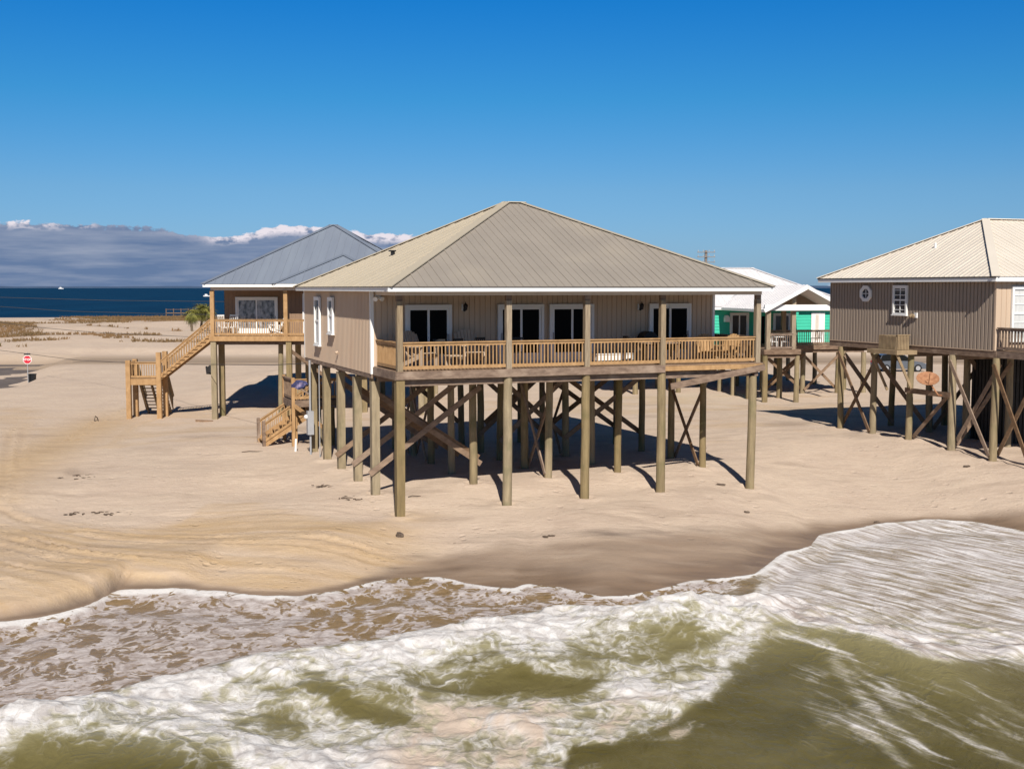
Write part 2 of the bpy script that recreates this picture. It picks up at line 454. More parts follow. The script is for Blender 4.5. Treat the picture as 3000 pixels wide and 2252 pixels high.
def grid_mesh(name, xs, ys, Z, m, X=None, Y=None):
    nx, ny = len(xs), len(ys)
    if X is None: X, Y = np.meshgrid(xs, ys)
    co = np.stack([X, Y, Z], -1).reshape(-1, 3)
    i = np.arange((ny - 1) * nx).reshape(ny - 1, nx)[:, :-1].ravel()
    q = np.stack([i, i + 1, i + nx + 1, i + nx], -1)
    me = bpy.data.meshes.new(name)
    me.vertices.add(len(co)); me.vertices.foreach_set('co', co.ravel().astype(np.float32))
    me.loops.add(q.size); me.loops.foreach_set('vertex_index', q.ravel().astype(np.int32))
    me.polygons.add(len(q)); me.polygons.foreach_set('loop_start', np.arange(0, q.size, 4, dtype=np.int32))
    me.polygons.foreach_set('use_smooth', np.ones(len(q), bool))
    me.update(calc_edges=True); me.validate()
    me.materials.append(m)
    o = bpy.data.objects.new(name, me); COL.objects.link(o)
    return o, me

# ------------------------------------------------------------------ shoreline of the surf (survey points)
S_PX = [(-400, 1345), (0, 1338), (60, 1335), (130, 1322), (200, 1302), (235, 1280), (260, 1271), (330, 1270), (480, 1276), (640, 1286), (740, 1272), (800, 1256), (860, 1248), (940, 1245), (1010, 1260), (1110, 1272),
        (1130, 1262), (1200, 1265), (1300, 1288), (1370, 1284), (1450, 1265), (1520, 1250), (1630, 1238), (1655, 1220), (1690, 1192), (1750, 1178), (1765, 1152), (1900, 1130), (2000, 1121), (2100, 1125), (2211, 1145), (2600, 1190)]
S_W = [W(u, v, 0.05) for u, v in S_PX]
SX = np.array([p[0] for p in S_W]); SY = np.array([p[1] for p in S_W])
_o = np.argsort(SX); SX, SY = SX[_o], SY[_o]
_fx = np.arange(-60, 60.01, 0.05)
_fy = np.interp(_fx, SX, SY)
_kk = np.exp(-0.5 * (np.arange(-24, 25) * 0.05 / 0.07) ** 2); _kk /= _kk.sum()
_fy = np.convolve(np.pad(_fy, 24, 'edge'), _kk, 'valid')
_fy = _fy + 0.40 * fbm(_fx / 0.6, _fx * 0 + 3.3, 201, 4) + 0.5 * fbm(_fx / 2.4, _fx * 0 + 1.7, 205, 2)
_fs = np.sqrt(1 + np.clip(np.gradient(np.interp(_fx, SX, SY), 0.05), -3, 3) ** 2)
_fs = np.convolve(np.pad(_fs, 24, 'edge'), _kk, 'valid')
def shore_y(x):
    return np.interp(x, _fx, _fy)
def shore_d(x, y):
    """metres inland (+) or seaward (-) of the swash edge"""
    d = y - shore_y(x)
    return d / (1 + (np.interp(x, _fx, _fs) - 1) * np.exp(-(d / 1.2) ** 2))
WET_PX = [(-400, 1345), (240, 1272), (500, 1268), (640, 1262), (720, 1240), (800, 1222), (880, 1200), (1000, 1182), (1200, 1168), (1400, 1160), (1550, 1148), (1680, 1128), (1760, 1112), (1880, 1104), (2000, 1094), (2211, 1098), (2600, 1110)]
_ww = sorted(W(u, v, 0.3) for u, v in WET_PX)
WX = np.array([p[0] for p in _ww]); WY = np.array([p[1] for p in _ww])

# ------------------------------------------------------------------ sand: one sheet out to the far shore
_O = Vector((-3.701, 39.982, 0)); _th = 0.3744
def main_w(a, b, z=0.0):
    return (_O.x + a * math.cos(_th) - b * math.sin(_th), _O.y + a * math.sin(_th) + b * math.cos(_th), z)
CP = [main_w(0, 0, .60), main_w(3.8, 0, .70), main_w(6.8, 0, .78), main_w(9.75, 0, .80), main_w(13.5, 0, .80),
      main_w(0, 3, .88), main_w(0, 5.5, 1.05), main_w(0, 8, 1.1), main_w(0, 10.5, 1.14), main_w(0, 13, 1.12), main_w(0, 15.2, 1.2),
      main_w(3.6, 3, 1.08), main_w(6.6, 3, 1.12), main_w(9.5, 3, 1.2), main_w(13.2, 3, 1.22), main_w(7, 8, 1.1), main_w(13.5, 8, 1.15), main_w(7, 13, 1.1), main_w(13, 13, 1.15),
      (19.6, 49.1, 1.18), (18.7, 51.5, 1.3), (17.8, 54, 1.46), (16.9, 56.4, 1.44), (15.9, 58.9, 1.38), (26, 52, 1.4), (24, 60, 1.3),
      (22, 44.5, 0.95), (14, 42.5, .75), (27, 46, 1.1), (-11, 56, 1.18), (-13, 50, .95), (-19, 48, .8), (-9, 44, .62), (-15, 40, .45), (-11, 38, .4),
      (-17, 69.6, .68), (-21, 69.6, .72), (-12.7, 69.6, .75), (-22, 60, .8), (-26, 75, .8), (-15, 80, .9), (-33, 90, .9), (-30, 110, .95), (-10, 95, 1.0), (0, 80, 1.0), (17, 79, 1.1), (25, 80, 1.15), (30, 103, 1.05), (10, 105, 1.0), (45, 70, 1.3), (-45, 60, .6)]
CPa = np.array(CP)
def base_z(x, y):
    num = np.zeros(x.shape); den = np.zeros(x.shape)
    for cx, cy, cz in CP:
        w = 1.0 / (((x - cx) ** 2 + (y - cy) ** 2) + 2.0) ** 1.6
        num += w * cz; den += w
    return num / den
TRACKS = [[(0, 1150), (120, 1180), (300, 1205), (520, 1222), (760, 1228)], [(0, 1170), (120, 1200), (300, 1225), (520, 1240), (740, 1243)],
          [(0, 1095), (90, 1128), (200, 1150), (400, 1162), (640, 1172), (860, 1192)], [(60, 1112), (160, 1135), (330, 1146), (600, 1158), (840, 1176)],
          [(0, 1210), (150, 1240), (330, 1255), (520, 1258), (700, 1255)], [(0, 1125), (110, 1165), (280, 1190), (520, 1206), (780, 1212)],
          [(0, 1250), (90, 1268), (190, 1280)], [(30, 860), (22, 950), (10, 1080)], [(60, 868), (52, 950), (30, 1085)],
          [(150, 960), (210, 915), (300, 880), (400, 868)], [(240, 975), (290, 925), (380, 893), (480, 882)]]
TRACKS_W = [[W(u, v, 0.6) for u, v in t] for t in TRACKS]
SCOUR = [main_w(a, b)[:2] for a, b in [(0, 0), (3.8, 0), (6.75, 0), (9.7, 0), (13.45, 0)] + [(a, b) for b in (3.0, 5.5, 8.1) for a in (-.05, 3.62, 6.66, 9.55, 13.2)] + [(-.05, 10.6), (-.05, 13.2)]]
SCOUR += [(19.53 - b * 0.35, 49.2 + b * 0.9367) for b in (-.12, 2.45, 5.12, 7.68, 10.3)]
ARC_W = sorted(W(u, v, 0.6) for u, v in [(-300, 1000), (0, 1095), (90, 1130), (200, 1150), (400, 1164), (640, 1176), (860, 1192), (1200, 1190)])
def graded_bands(x, y):
    """fine furrows left by grading the sand, parallel to one long arc"""
    c = y - np.interp(x, [p[0] for p in ARC_W], [p[1] for p in ARC_W])
    c = c * (1 + 0.05 * np.maximum(-8 - x, 0))
    return fbm(c / 0.28 + 0.5 * fbm(x / 2, y / 2, 301, 2), x / 7.0, 303, 3)
def ground_z(x, y, detail=True):
    x = np.asarray(x, float); y = np.asarray(y, float)
    z = base_z(x, y)
    sd = shore_d(x, y)                                    # metres inland from the swash edge
    slope = np.interp(x, [-14, -6, 0, 8, 14, 22], [0.17, 0.13, 0.095, 0.095, 0.11, 0.13])
    beach = 0.04 + slope * sd - 0.05 * sstep(0, -6, sd)
    # small cut bank on the left where the sea has bitten into the graded sand
    bank = 0.24 * sstep(0.25, 0.6, sd) * sstep(-8.4, -9.4, x) * sstep(9, 3, sd)
    beach = beach + bank
    k = 0.12
    h = np.clip(0.5 + 0.5 * (beach - z) / k, 0, 1)
    z = beach * (1 - h) + z * h - k * h * (1 - h)         # smooth minimum
    far = sstep(60, 110, y)
    # the heap behind the left house, the lower side street, the dunes towards the bay
    z = z + 1.35 * np.exp(-(((x + 14.5) / 6.0) ** 2 + ((y - 96) / 6.5) ** 2)) * (1 - 0.3 * fbm(x * .5, y * .5, 5))
    z = z + 0.5 * np.exp(-(((x + 19) / 3.0) ** 2 + ((y - 84) / 4.0) ** 2))
    edge = x - (-42.6 + (y - 113) * -0.266)
    z = z - 0.9 * sstep(0.5, -1.2, edge) * sstep(88, 95, y) * sstep(134, 130, y)
    road = sstep(113, 117, y) * sstep(139, 135, y)
    road = road * sstep(-2.0, 0.0, edge)
    z = z * (1 - road) + 0.78 * road
    dune = sstep(137, 160, y)
    z = z + dune * (0.25 + 2.6 * np.clip(fbm(x / 17, y / 24, 11, 4) + 0.10, -0.1, 1) * sstep(300, 200, y))
    z = z + 0.35 * sstep(136, 139, y) * sstep(150, 141, y)
    if detail:
        amp = sstep(0.3, 3.0, sd)
        z = z + amp * (0.10 * fbm(x / 2.6, y / 2.6, 21, 4) + 0.05 * fbm(x / .7, y / .7, 31, 3)) * (1 + 1.2 * far) * (1 - road)
        z = z + amp * graded_bands(x, y) * 0.05 * sstep(-2.0, -6.0, x) * sstep(46, 40, y)
        for i, t in enumerate(TRACKS_W):
            d = seg_dist(x, y, t)
            wob = np.clip(0.6 + 1.6 * fbm(x * .9, y * .9, 70 + i, 3), 0, 1.3)
            lug = 1 + 0.5 * np.sin(x * 2 * np.pi / 0.42)
            z = z + amp * wob * (0.050 * np.exp(-((d - 0.26) / 0.07) ** 2) * lug - 0.045 * np.exp(-(d / 0.17) ** 2))
        # scour rims where the piles enter the sand
        for px_, py_ in SCOUR:
            d2 = (x - px_) ** 2 + (y - py_) ** 2
            d = np.sqrt(d2)
            z = z + 0.07 * np.exp(-((d - 0.42) / 0.2) ** 2) - 0.05 * np.exp(-d2 / 0.05)
    z = np.where(y > 285, z * (1 - sstep(285, 308, y + 16 * fbm(x / 40, y * 0, 77))) - 0.6 * sstep(292, 318, y), z)
    return z
def vegmask(x, y):
    r = x / np.maximum(y, 1)
    left = 0.36 * sstep(-0.375, -0.405, r) * sstep(160, 172, y) * sstep(236, 222, y)
    shore = 0.36 * sstep(-0.40, -0.33, r) * sstep(228, 250, y)
    low = 0.07 * sstep(146, 150, y) * sstep(182, 168, y)
    return fbm(x / 11, y / 7, 61, 5) - 0.20 + left + shore + low
def gz(x, y):
    return float(ground_z(np.array([x]), np.array([y]))[0])

def make_sand():
    m, nt, b = nodes('beach sand')
    N, L = nt.nodes, nt.links.new
    def A(n):
        a = N.new('ShaderNodeAttribute'); a.attribute_name = n; return a.outputs['Fac']
    def noise(scale, detail=5, rough=.55, st=(1, 1, 1)):
        tc = N.new('ShaderNodeTexCoord'); mp = N.new('ShaderNodeMapping'); mp.inputs['Scale'].default_value = st
        L(tc.outputs['Object'], mp.inputs[0])
        n = N.new('ShaderNodeTexNoise'); n.inputs['Scale'].default_value = scale; n.inputs['Detail'].default_value = detail; n.inputs['Roughness'].default_value = rough
        L(mp.outputs[0], n.inputs['Vector']); return n.outputs['Fac']
    def mr(x, a, c, d=0.0, e=1.0):
        r = N.new('ShaderNodeMapRange'); r.inputs[1].default_value = a; r.inputs[2].default_value = c; r.inputs[3].default_value = d; r.inputs[4].default_value = e
        L(x, r.inputs[0]); return r.outputs[0]
    def mix(f, a, c):
        x = N.new('ShaderNodeMix'); x.data_type = 'RGBA'
        L(f, x.inputs[0])
        for i, q in ((6, a), (7, c)):
            if isinstance(q, tuple): x.inputs[i].default_value = (*q, 1)
            else: L(q, x.inputs[i])
        return x.outputs[2]
    def mul(a, c):
        x = N.new('ShaderNodeMath'); x.operation = 'MULTIPLY'; x.use_clamp = True
        for i, q in enumerate((a, c)):
            if isinstance(q, float): x.inputs[i].default_value = q
            else: L(q, x.inputs[i])
        return x.outputs[0]
    c = mix(mr(noise(0.35, 6), .35, .65), (0.615, 0.49, 0.38), (0.56, 0.44, 0.345))
    c = mix(mr(noise(1.6, 6, .65, (0.5, 1.6, 1)), .5, .72, 0, .55), c, (0.45, 0.335, 0.26))
    yel = mix(mr(noise(1.1, 6, .65, (0.45, 1.6, 1)), .35, .68), (0.56, 0.40, 0.235), (0.44, 0.295, 0.155))
    c = mix(A('graded'), c, yel)
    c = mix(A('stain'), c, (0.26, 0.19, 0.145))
    mot = mr(noise(5.5, 9, .72, (0.8, 1.3, 1)), .36, .66)
    c = mix(mul(mot, 0.30), c, (0.36, 0.265, 0.185))
    c = mix(mul(mr(noise(14.0, 6, .7), .55, .75), 0.35), c, (0.70, 0.59, 0.48))
    # dark specks: shells, weed, footprints
    sp = mul(mr(noise(7.0, 2, .5, (0.7, 1.6, 1)), .70, .76), mr(noise(0.5, 3), .45, .6))
    c = mix(mul(sp, 0.75), c, (0.13, 0.09, 0.07))
    wetc = mix(mr(noise(0.9, 5, .6, (0.4, 1.5, 1)), .35, .65), (0.245, 0.170, 0.116), (0.175, 0.122, 0.086))
    c = mix(A('wet'), c, wetc)
    c = mix(A('black'), c, (0.07, 0.052, 0.045))
    c = mix(A('dust'), c, (0.40, 0.30, 0.215))
    L(c, b.inputs['Base Color'])
    rg = mr(A('wet'), 0.6, 1.0, 0.92, 0.42); L(rg, b.inputs['Roughness'])
    b.inputs['Specular IOR Level'].default_value = 0.2
    bp = N.new('ShaderNodeBump'); bp.inputs['Strength'].default_value = 0.6; bp.inputs['Distance'].default_value = 0.06
    ad = N.new('ShaderNodeMath'); ad.operation = 'ADD'
    L(mul(noise(3.0, 6, .65, (0.6, 1.4, 1)), 1.0), ad.inputs[0]); L(mul(noise(12.0, 6, .7), 0.5), ad.inputs[1])
    # scattered footprints and pocks
    tcv = N.new('ShaderNodeTexCoord'); vf = N.new('ShaderNodeTexVoronoi'); vf.inputs['Scale'].default_value = 1.5
    L(tcv.outputs['Object'], vf.inputs['Vector'])
    pock = mul(mr(vf.outputs['Distance'], .10, .20, 1.0, 0.0), mr(noise(0.33, 3), .50, .60))
    vf2 = N.new('ShaderNodeTexVoronoi'); vf2.inputs['Scale'].default_value = 4.5; L(tcv.outputs['Object'], vf2.inputs['Vector'])
    pock2 = mul(mr(vf2.outputs['Distance'], .12, .3, .5, 0.0), mr(noise(0.6, 4), .46, .6))
    sb1 = N.new('ShaderNodeMath'); sb1.operation = 'SUBTRACT'; L(ad.outputs[0], sb1.inputs[0]); L(pock, sb1.inputs[1])
    ad = N.new('ShaderNodeMath'); ad.operation = 'SUBTRACT'; L(sb1.outputs[0], ad.inputs[0]); L(pock2, ad.inputs[1])
    dry = N.new('ShaderNodeMath'); dry.operation = 'MULTIPLY'; L(ad.outputs[0], dry.inputs[0]); L(mr(A('wet'), 0, 1, 1.0, 0.25), dry.inputs[1])
    L(dry.outputs[0], bp.inputs['Height']); L(bp.outputs[0], b.inputs['Normal'])
    # grid
    xs = np.concatenate([-np.geomspace(420, 26.5, 60), np.arange(-26, 30.01, 0.13), np.geomspace(30.5, 420, 60)])
    ys = [20.0]
    while ys[-1] < 330: ys.append(ys[-1] + 0.10 * (max(ys[-1], 30) / 35.0) ** 2)
    ys = np.array(ys)
    X, Y = np.meshgrid(xs, ys)
    Z = ground_z(X, Y)
    o, me = grid_mesh('sand', xs, ys, Z, m)
    u, v = to_px(X, Y, 0.4)
    sd = shore_d(X, Y)
    wob = 0.9 * fbm(X / 1.6, Y / 1.6, 41, 4)
    wy = np.interp(X, WX, WY)
    wet = sstep(0.6, -1.0, (Y - wy) + 0.45 + 1.3 * wob) * (0.72 + 0.28 * sstep(2.5, 0.3, sd)) * np.clip(1.0 + 0.9 * fbm(X / 2.2, Y / .7, 47, 4), 0.35, 1)
    wet = np.maximum(wet, 0.9 * sstep(0.55, 0.1, sd + .3 * fbm(X / .8, Y / .5, 48)))
    attr(me, 'wet', wet)
    g = sstep(1.0, 0.0, np.maximum((X + 4.5 + 2.2 * fbm(X / 3, Y / 3, 43)) / 3.0, 0)) * sstep(9.4, 7.6, sd + 2.0 * fbm(X / 2.5, Y / 1.2, 44, 3) + np.interp(X, [-16, -8, -4], [-1.5, 0.0, 2.2])) * sstep(0.0, 0.5, sd)
    edge = np.exp(-(((X + 20.0 + (Y - 45) * 0.12) / 2.0) ** 2)) * sstep(30, 40, Y) * sstep(78, 66, Y)
    tr = np.zeros(X.shape)
    near = (Y < 75)
    for t in TRACKS_W:
        d = seg_dist(X, Y, t); tr = np.maximum(tr, np.exp(-(d / 0.45) ** 2) * near)
    pale = sstep(0.02, 0.2, fbm(X / 5, Y / 2.2, 46, 4)) * 0.4 * (Y > 55) * (Y < 80)
    attr(me, 'graded', np.clip(np.maximum(g * (0.65 + 0.7 * fbm(X / 2, Y / .8, 45, 4)), np.maximum(edge * 0.8, np.maximum(tr * 0.45, pale))) + 0.9 * graded_bands(X, Y) * g, 0, 1))
    # stains: damp patches by the right house and dark grains washed out below the front piles
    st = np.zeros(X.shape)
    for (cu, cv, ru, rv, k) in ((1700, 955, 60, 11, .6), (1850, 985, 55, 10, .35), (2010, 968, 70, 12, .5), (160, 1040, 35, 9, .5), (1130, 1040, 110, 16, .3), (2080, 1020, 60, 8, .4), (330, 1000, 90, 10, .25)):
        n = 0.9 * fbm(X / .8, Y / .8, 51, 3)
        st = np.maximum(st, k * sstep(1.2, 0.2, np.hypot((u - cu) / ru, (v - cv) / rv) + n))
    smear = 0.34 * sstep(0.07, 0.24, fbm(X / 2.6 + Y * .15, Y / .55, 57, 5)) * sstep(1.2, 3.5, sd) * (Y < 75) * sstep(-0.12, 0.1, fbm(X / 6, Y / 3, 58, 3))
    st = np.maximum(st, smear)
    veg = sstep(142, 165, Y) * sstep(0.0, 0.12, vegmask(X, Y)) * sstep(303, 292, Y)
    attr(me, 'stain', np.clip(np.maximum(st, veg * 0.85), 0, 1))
    bl = np.exp(-((Y - wy + 0.25 + 1.3 * fbm(X / 2.5, Y / 3, 53, 3)) / 0.55) ** 2) * sstep(-6, -2, X) * sstep(9, 3, X) * np.clip(0.35 + 2.2 * fbm(X / 1.6, Y / .35, 54, 4), 0, 1)
    bl2 = np.exp(-((sd - 0.25) / 0.2) ** 2) * sstep(-8.2, -9.2, X) * sstep(-13.5, -11.5, X) * 0.5
    attr(me, 'black', np.clip(np.maximum(bl * 0.85, bl2), 0, 0.85))
    attr(me, 'dust', sstep(116.5, 119, Y + 2 * fbm(X / 8, Y / 8, 56)) * sstep(136, 128, Y))
    tag(o, kind='structure')
    return o
sand = make_sand()

# ------------------------------------------------------------------ water
def make_bay():
    m, nt, b = nodes('bay water')
    N, L = nt.nodes, nt.links.new
    b.inputs['Base Color'].default_value = (0.0022, 0.022, 0.052, 1); b.inputs['Roughness'].default_value = 0.5
    b.inputs['Specular IOR Level'].default_value = 0.06
    tc = N.new('ShaderNodeTexCoord'); mp = N.new('ShaderNodeMapping'); mp.inputs['Scale'].default_value = (0.05, 0.012, 1)
    L(tc.outputs['Object'], mp.inputs[0])
    n = N.new('ShaderNodeTexNoise'); n.inputs['Scale'].default_value = 1.0; n.inputs['Detail'].default_value = 8; n.inputs['Roughness'].default_value = .6
    L(mp.outputs[0], n.inputs['Vector'])
    r = N.new('ShaderNodeValToRGB'); r.color_ramp.elements[0].position = .4; r.color_ramp.elements[1].position = .72
    r.color_ramp.elements[0].color = (0.001, 0.016, 0.041, 1); r.color_ramp.elements[1].color = (0.003, 0.029, 0.066, 1)
    L(n.outputs['Fac'], r.inputs[0]); L(r.outputs[0], b.inputs['Base Color'])
    mb = MB()
    mb.add([(-40000, 288, 0), (40000, 288, 0), (40000, 60000, 0), (-40000, 60000, 0)], [(0, 1, 2, 3)])
    o = mb.build('bay_water', m); tag(o, kind='structure')
    # thin far shore
    mb = MB(); prof = []
    xs = np.linspace(-16000, 16000, 220)
    top = 26 + 34 * (fbm(xs / 900, xs * 0, 91, 4) + 0.25)
    vs = []; fs = []
    for i, x in enumerate(xs):
        h = float(top[i])
        vs += [(x, 22000, -1), (x, 22000, h), (x, 22600, h), (x, 22600, -1)]
        if i:
            o_ = 4 * i; p_ = o_ - 4
            fs += [(p_, o_, o_ + 1, p_ + 1), (p_ + 1, o_ + 1, o_ + 2, p_ + 2), (p_ + 2, o_ + 2, o_ + 3, p_ + 3)]
    mb.add(vs, fs)
    fm = mat('far wooded shore', (0.05, 0.085, 0.15), (0.04, 0.07, 0.13), 0.9, 0.002)
    tag(mb.build('hills', fm), kind='structure')
make_bay()

def make_surf():
    m, nt, b = nodes('surf water')
    N, L = nt.nodes, nt.links.new
    def A(n):
        a = N.new('ShaderNodeAttribute'); a.attribute_name = n; return a.outputs['Fac']
    def math_(op, a, c=None, clamp=False):
        x = N.new('ShaderNodeMath'); x.operation = op; x.use_clamp = clamp
        for i, q in enumerate((a, c)):
            if q is None: continue
            if isinstance(q, (int, float)): x.inputs[i].default_value = q
            else: L(q, x.inputs[i])
        return x.outputs[0]
    tc = N.new('ShaderNodeTexCoord')
    def mapped(st, rot=0.0):
        mp = N.new('ShaderNodeMapping'); mp.vector_type = 'TEXTURE' if False else 'POINT'
        mp.inputs['Scale'].default_value = st; mp.inputs['Rotation'].default_value = (0, 0, rot)
        L(tc.outputs['Object'], mp.inputs[0]); return mp.outputs[0]
    def noise(vec, scale, detail=5, rough=.55, dist=0.0):
        n = N.new('ShaderNodeTexNoise'); n.inputs['Scale'].default_value = scale; n.inputs['Detail'].default_value = detail
        n.inputs['Roughness'].default_value = rough; n.inputs['Distortion'].default_value = dist
        L(vec, n.inputs['Vector']); return n
    def mr(x, a, c, d=0.0, e=1.0, smooth=False):
        r = N.new('ShaderNodeMapRange')
        if smooth: r.interpolation_type = 'SMOOTHSTEP'
        for i, q in ((1, a), (2, c), (3, d), (4, e)):
            if isinstance(q, (int, float)): r.inputs[i].default_value = q
            else: L(q, r.inputs[i])
        L(x, r.inputs[0]); return r.outputs[0]
    def mixf(f, a, c):
        x = N.new('ShaderNodeMix'); x.data_type = 'FLOAT'
        L(f, x.inputs[0])
        for i, q in ((2, a), (3, c)):
            if isinstance(q, (int, float)): x.inputs[i].default_value = q
            else: L(q, x.inputs[i])
        return x.outputs[0]
    def mix(f, a, c):
        x = N.new('ShaderNodeMix'); x.data_type = 'RGBA'
        L(f, x.inputs[0])
        for i, q in ((6, a), (7, c)):
            if isinstance(q, tuple): x.inputs[i].default_value = (*q, 1)
            else: L(q, x.inputs[i])
        return x.outputs[2]
    foam, shallow, streak = A('foam'), A('shallow'), A('streak')
    def vscale(vec, st):
        x = N.new('ShaderNodeVectorMath'); x.operation = 'MULTIPLY'; L(vec, x.inputs[0]); x.inputs[1].default_value = st; return x.outputs[0]
    def warp(vec, scale, amt, detail=2):
        w_ = noise(vec, scale, detail, .5)
        c_ = N.new('ShaderNodeVectorMath'); c_.operation = 'SUBTRACT'; L(w_.outputs['Color'], c_.inputs[0]); c_.inputs[1].default_value = (.5, .5, .5)
        m_ = N.new('ShaderNodeVectorMath'); m_.operation = 'MULTIPLY_ADD'; L(c_.outputs[0], m_.inputs[0]); m_.inputs[1].default_value = (amt, amt, 0); L(vec, m_.inputs[2])
        return m_.outputs[0]
    def thread(vec, scale, detail, k, rough=.5):
        n_ = noise(vec, scale, detail, rough).outputs['Fac']
        return math_('SUBTRACT', 1.0, math_('MULTIPLY', math_('ABSOLUTE', math_('SUBTRACT', n_, 0.5)), k), True)
    obj = tc.outputs['Object']
    # swash lace: threads and cells drawn out along the run of the water (longer up the beach)
    lv = warp(vscale(obj, (1.0, 0.72, 1)), 0.75, 1.3, 3)
    vor = N.new('ShaderNodeTexVoronoi'); vor.feature = 'DISTANCE_TO_EDGE'; vor.inputs['Scale'].default_value = 1.15
    L(lv, vor.inputs['Vector'])
    cell = mr(vor.outputs['Distance'], 0.02, 0.38, 1.0, 0.0)
    lace = math_('ADD', math_('MULTIPLY', cell, 0.30), math_('MULTIPLY', thread(lv, 1.7, 4, 6.5), 0.34))
    lace = math_('ADD', lace, math_('MULTIPLY', thread(lv, 4.6, 5, 6.5), 0.26))
    lace = mr(lace, .34, .84)
    fine = noise(obj, 3.2, 7, .62, 0.8).outputs['Fac']
    lace = math_('ADD', lace, math_('MULTIPLY', mr(noise(lv, .55, 4, .55).outputs['Fac'], .3, .7), 0.22))
    # combed foam running back: direction turned first, then drawn out
    rv = mapped((1, 1, 1), R(56))
    rw = warp(rv, 0.35, 0.9)
    st1 = noise(vscale(rw, (0.6, 4.2, 1)), 1.0, 7, .62, 0.3).outputs['Fac']
    st2 = thread(vscale(rw, (0.5, 3.2, 1)), 1.2, 4, 5.0)
    stn = math_('ADD', math_('MULTIPLY', mr(st1, .3, .7), 0.58), math_('MULTIPLY', st2, 0.42))
    # turbulent white water
    tv = warp(vscale(obj, (1.0, 0.62, 1)), 0.9, 1.1, 3)
    turb = noise(tv, 0.95, 5, .55, 0.6).outputs['Fac']
    tthr = thread(warp(vscale(obj, (1.0, 0.7, 1)), 1.4, 1.2, 3), 2.2, 4, 5.5)
    turb2 = noise(tv, 3.6, 6, .6, 0.8).outputs['Fac']
    tb = math_('ADD', math_('ADD', math_('MULTIPLY', mr(turb, .28, .72), 0.42), math_('MULTIPLY', tthr, 0.36)), math_('MULTIPLY', mr(turb2, .3, .7), 0.22))
    f1 = mixf(mr(streak, 0.0, 0.5), lace, tb)
    pat = mixf(mr(streak, 0.5, 1.0), f1, math_('ADD', math_('MULTIPLY', stn, 0.64), math_('MULTIPLY', tb, 0.36)))
    thr = math_('SUBTRACT', 1.0, foam)
    soft = mixf(mr(streak, 0.0, 0.4), 0.17, 0.26)
    msk = mr(pat, math_('SUBTRACT', thr, soft), math_('ADD', thr, soft), 0.0, 1.0, True)
    msk = math_('MULTIPLY', msk, mr(foam, 0.02, 0.25))
    # aerated water: milky, softer and wider than the foam itself
    aer = mr(math_('ADD', math_('MULTIPLY', turb, 0.7), math_('MULTIPLY', pat, 0.3)), math_('SUBTRACT', thr, 0.42), math_('ADD', thr, 0.22), 0.0, 1.0, True)
    aer = math_('MULTIPLY', math_('MULTIPLY', aer, mr(foam, 0.05, 0.4)), mr(streak, 0.1, 0.4))
    white = mix(mr(turb2, 0.36, 0.62), (0.47, 0.435, 0.415), (0.70, 0.68, 0.665))
    white = mix(math_('MULTIPLY', A('sandy'), mr(turb, .42, .6)), white, (0.54, 0.435, 0.35))
    thin = mix(mr(fine, 0.38, 0.62), (0.33, 0.27, 0.24), (0.56, 0.505, 0.485))
    comb = mix(mr(st1, .4, .62), (0.35, 0.295, 0.265), (0.72, 0.69, 0.68))
    foamc = mix(mr(streak, 0.0, 0.35), thin, white)
    foamc = mix(mr(streak, 0.55, 0.95), foamc, comb)
    foamc = mix(A('lip'), foamc, (0.74, 0.72, 0.70))
    deep = mix(mr(noise(warp(obj, .35, 1.5), .42, 5, .6).outputs['Fac'], 0.34, 0.66), (0.085, 0.069, 0.016), (0.145, 0.121, 0.046))
    deep = mix(A('lift'), deep, (0.30, 0.265, 0.14))
    deep = mix(math_('MULTIPLY', aer, 0.9), deep, (0.47, 0.44, 0.31))
    shal = mix(mr(fine, 0.35, 0.65), (0.275, 0.185, 0.098), (0.20, 0.135, 0.065))
    shal = mix(math_('MULTIPLY', mr(lace, .2, .7), 0.35), shal, (0.36, 0.285, 0.22))
    wat = mix(shallow, deep, shal)
    L(mix(msk, wat, foamc), b.inputs['Base Color'])
    L(mr(msk, 0, 1, 0.28, 0.85), b.inputs['Roughness'])
    b.inputs['Specular IOR Level'].default_value = 0.25
    b.inputs['IOR'].default_value = 1.33
    h = math_('ADD', math_('MULTIPLY', msk, 0.35), math_('MULTIPLY', tb, 0.8))
    bp = N.new('ShaderNodeBump'); bp.inputs['Strength'].default_value = 0.35; bp.inputs['Distance'].default_value = 0.14
    L(h, bp.inputs['Height']); L(bp.outputs[0], b.inputs['Normal'])

    xs = np.concatenate([-np.geomspace(300, 16.5, 40), np.arange(-16, 21.01, 0.075), np.geomspace(21.5, 300, 40)])
    ys = np.concatenate([np.linspace(-220, 14, 24)[:-1], np.arange(14, 45.5, 0.065)])
    X, Y = np.meshgrid(xs, ys)
    u, v = to_px(X, Y, 0.15)
    u = np.clip(u, -500, 2700)
    nz = fbm(X / 1.3, Y / 0.9, 101, 4); nz2 = fbm(X / .45, Y / .3, 105, 3); nzl = fbm(X / 3.5, Y / 2.5, 109, 3)
    sd = -shore_d(X, Y)                                          # metres seaward of the swash edge
    vv = v + 26 * nz + 10 * nz2                                  # ragged boundaries
    def I(pts): return np.interp(u, [p[0] for p in pts], [p[1] for p in pts])
    B = I([(-200, 1640), (0, 1575), (150, 1520), (300, 1476), (520, 1420), (640, 1400), (800, 1382), (950, 1352), (1050, 1335), (1200, 1315), (1330, 1300), (1450, 1285), (1560, 1268), (1650, 1262), (1800, 1285), (2000, 1310), (2211, 1335)])
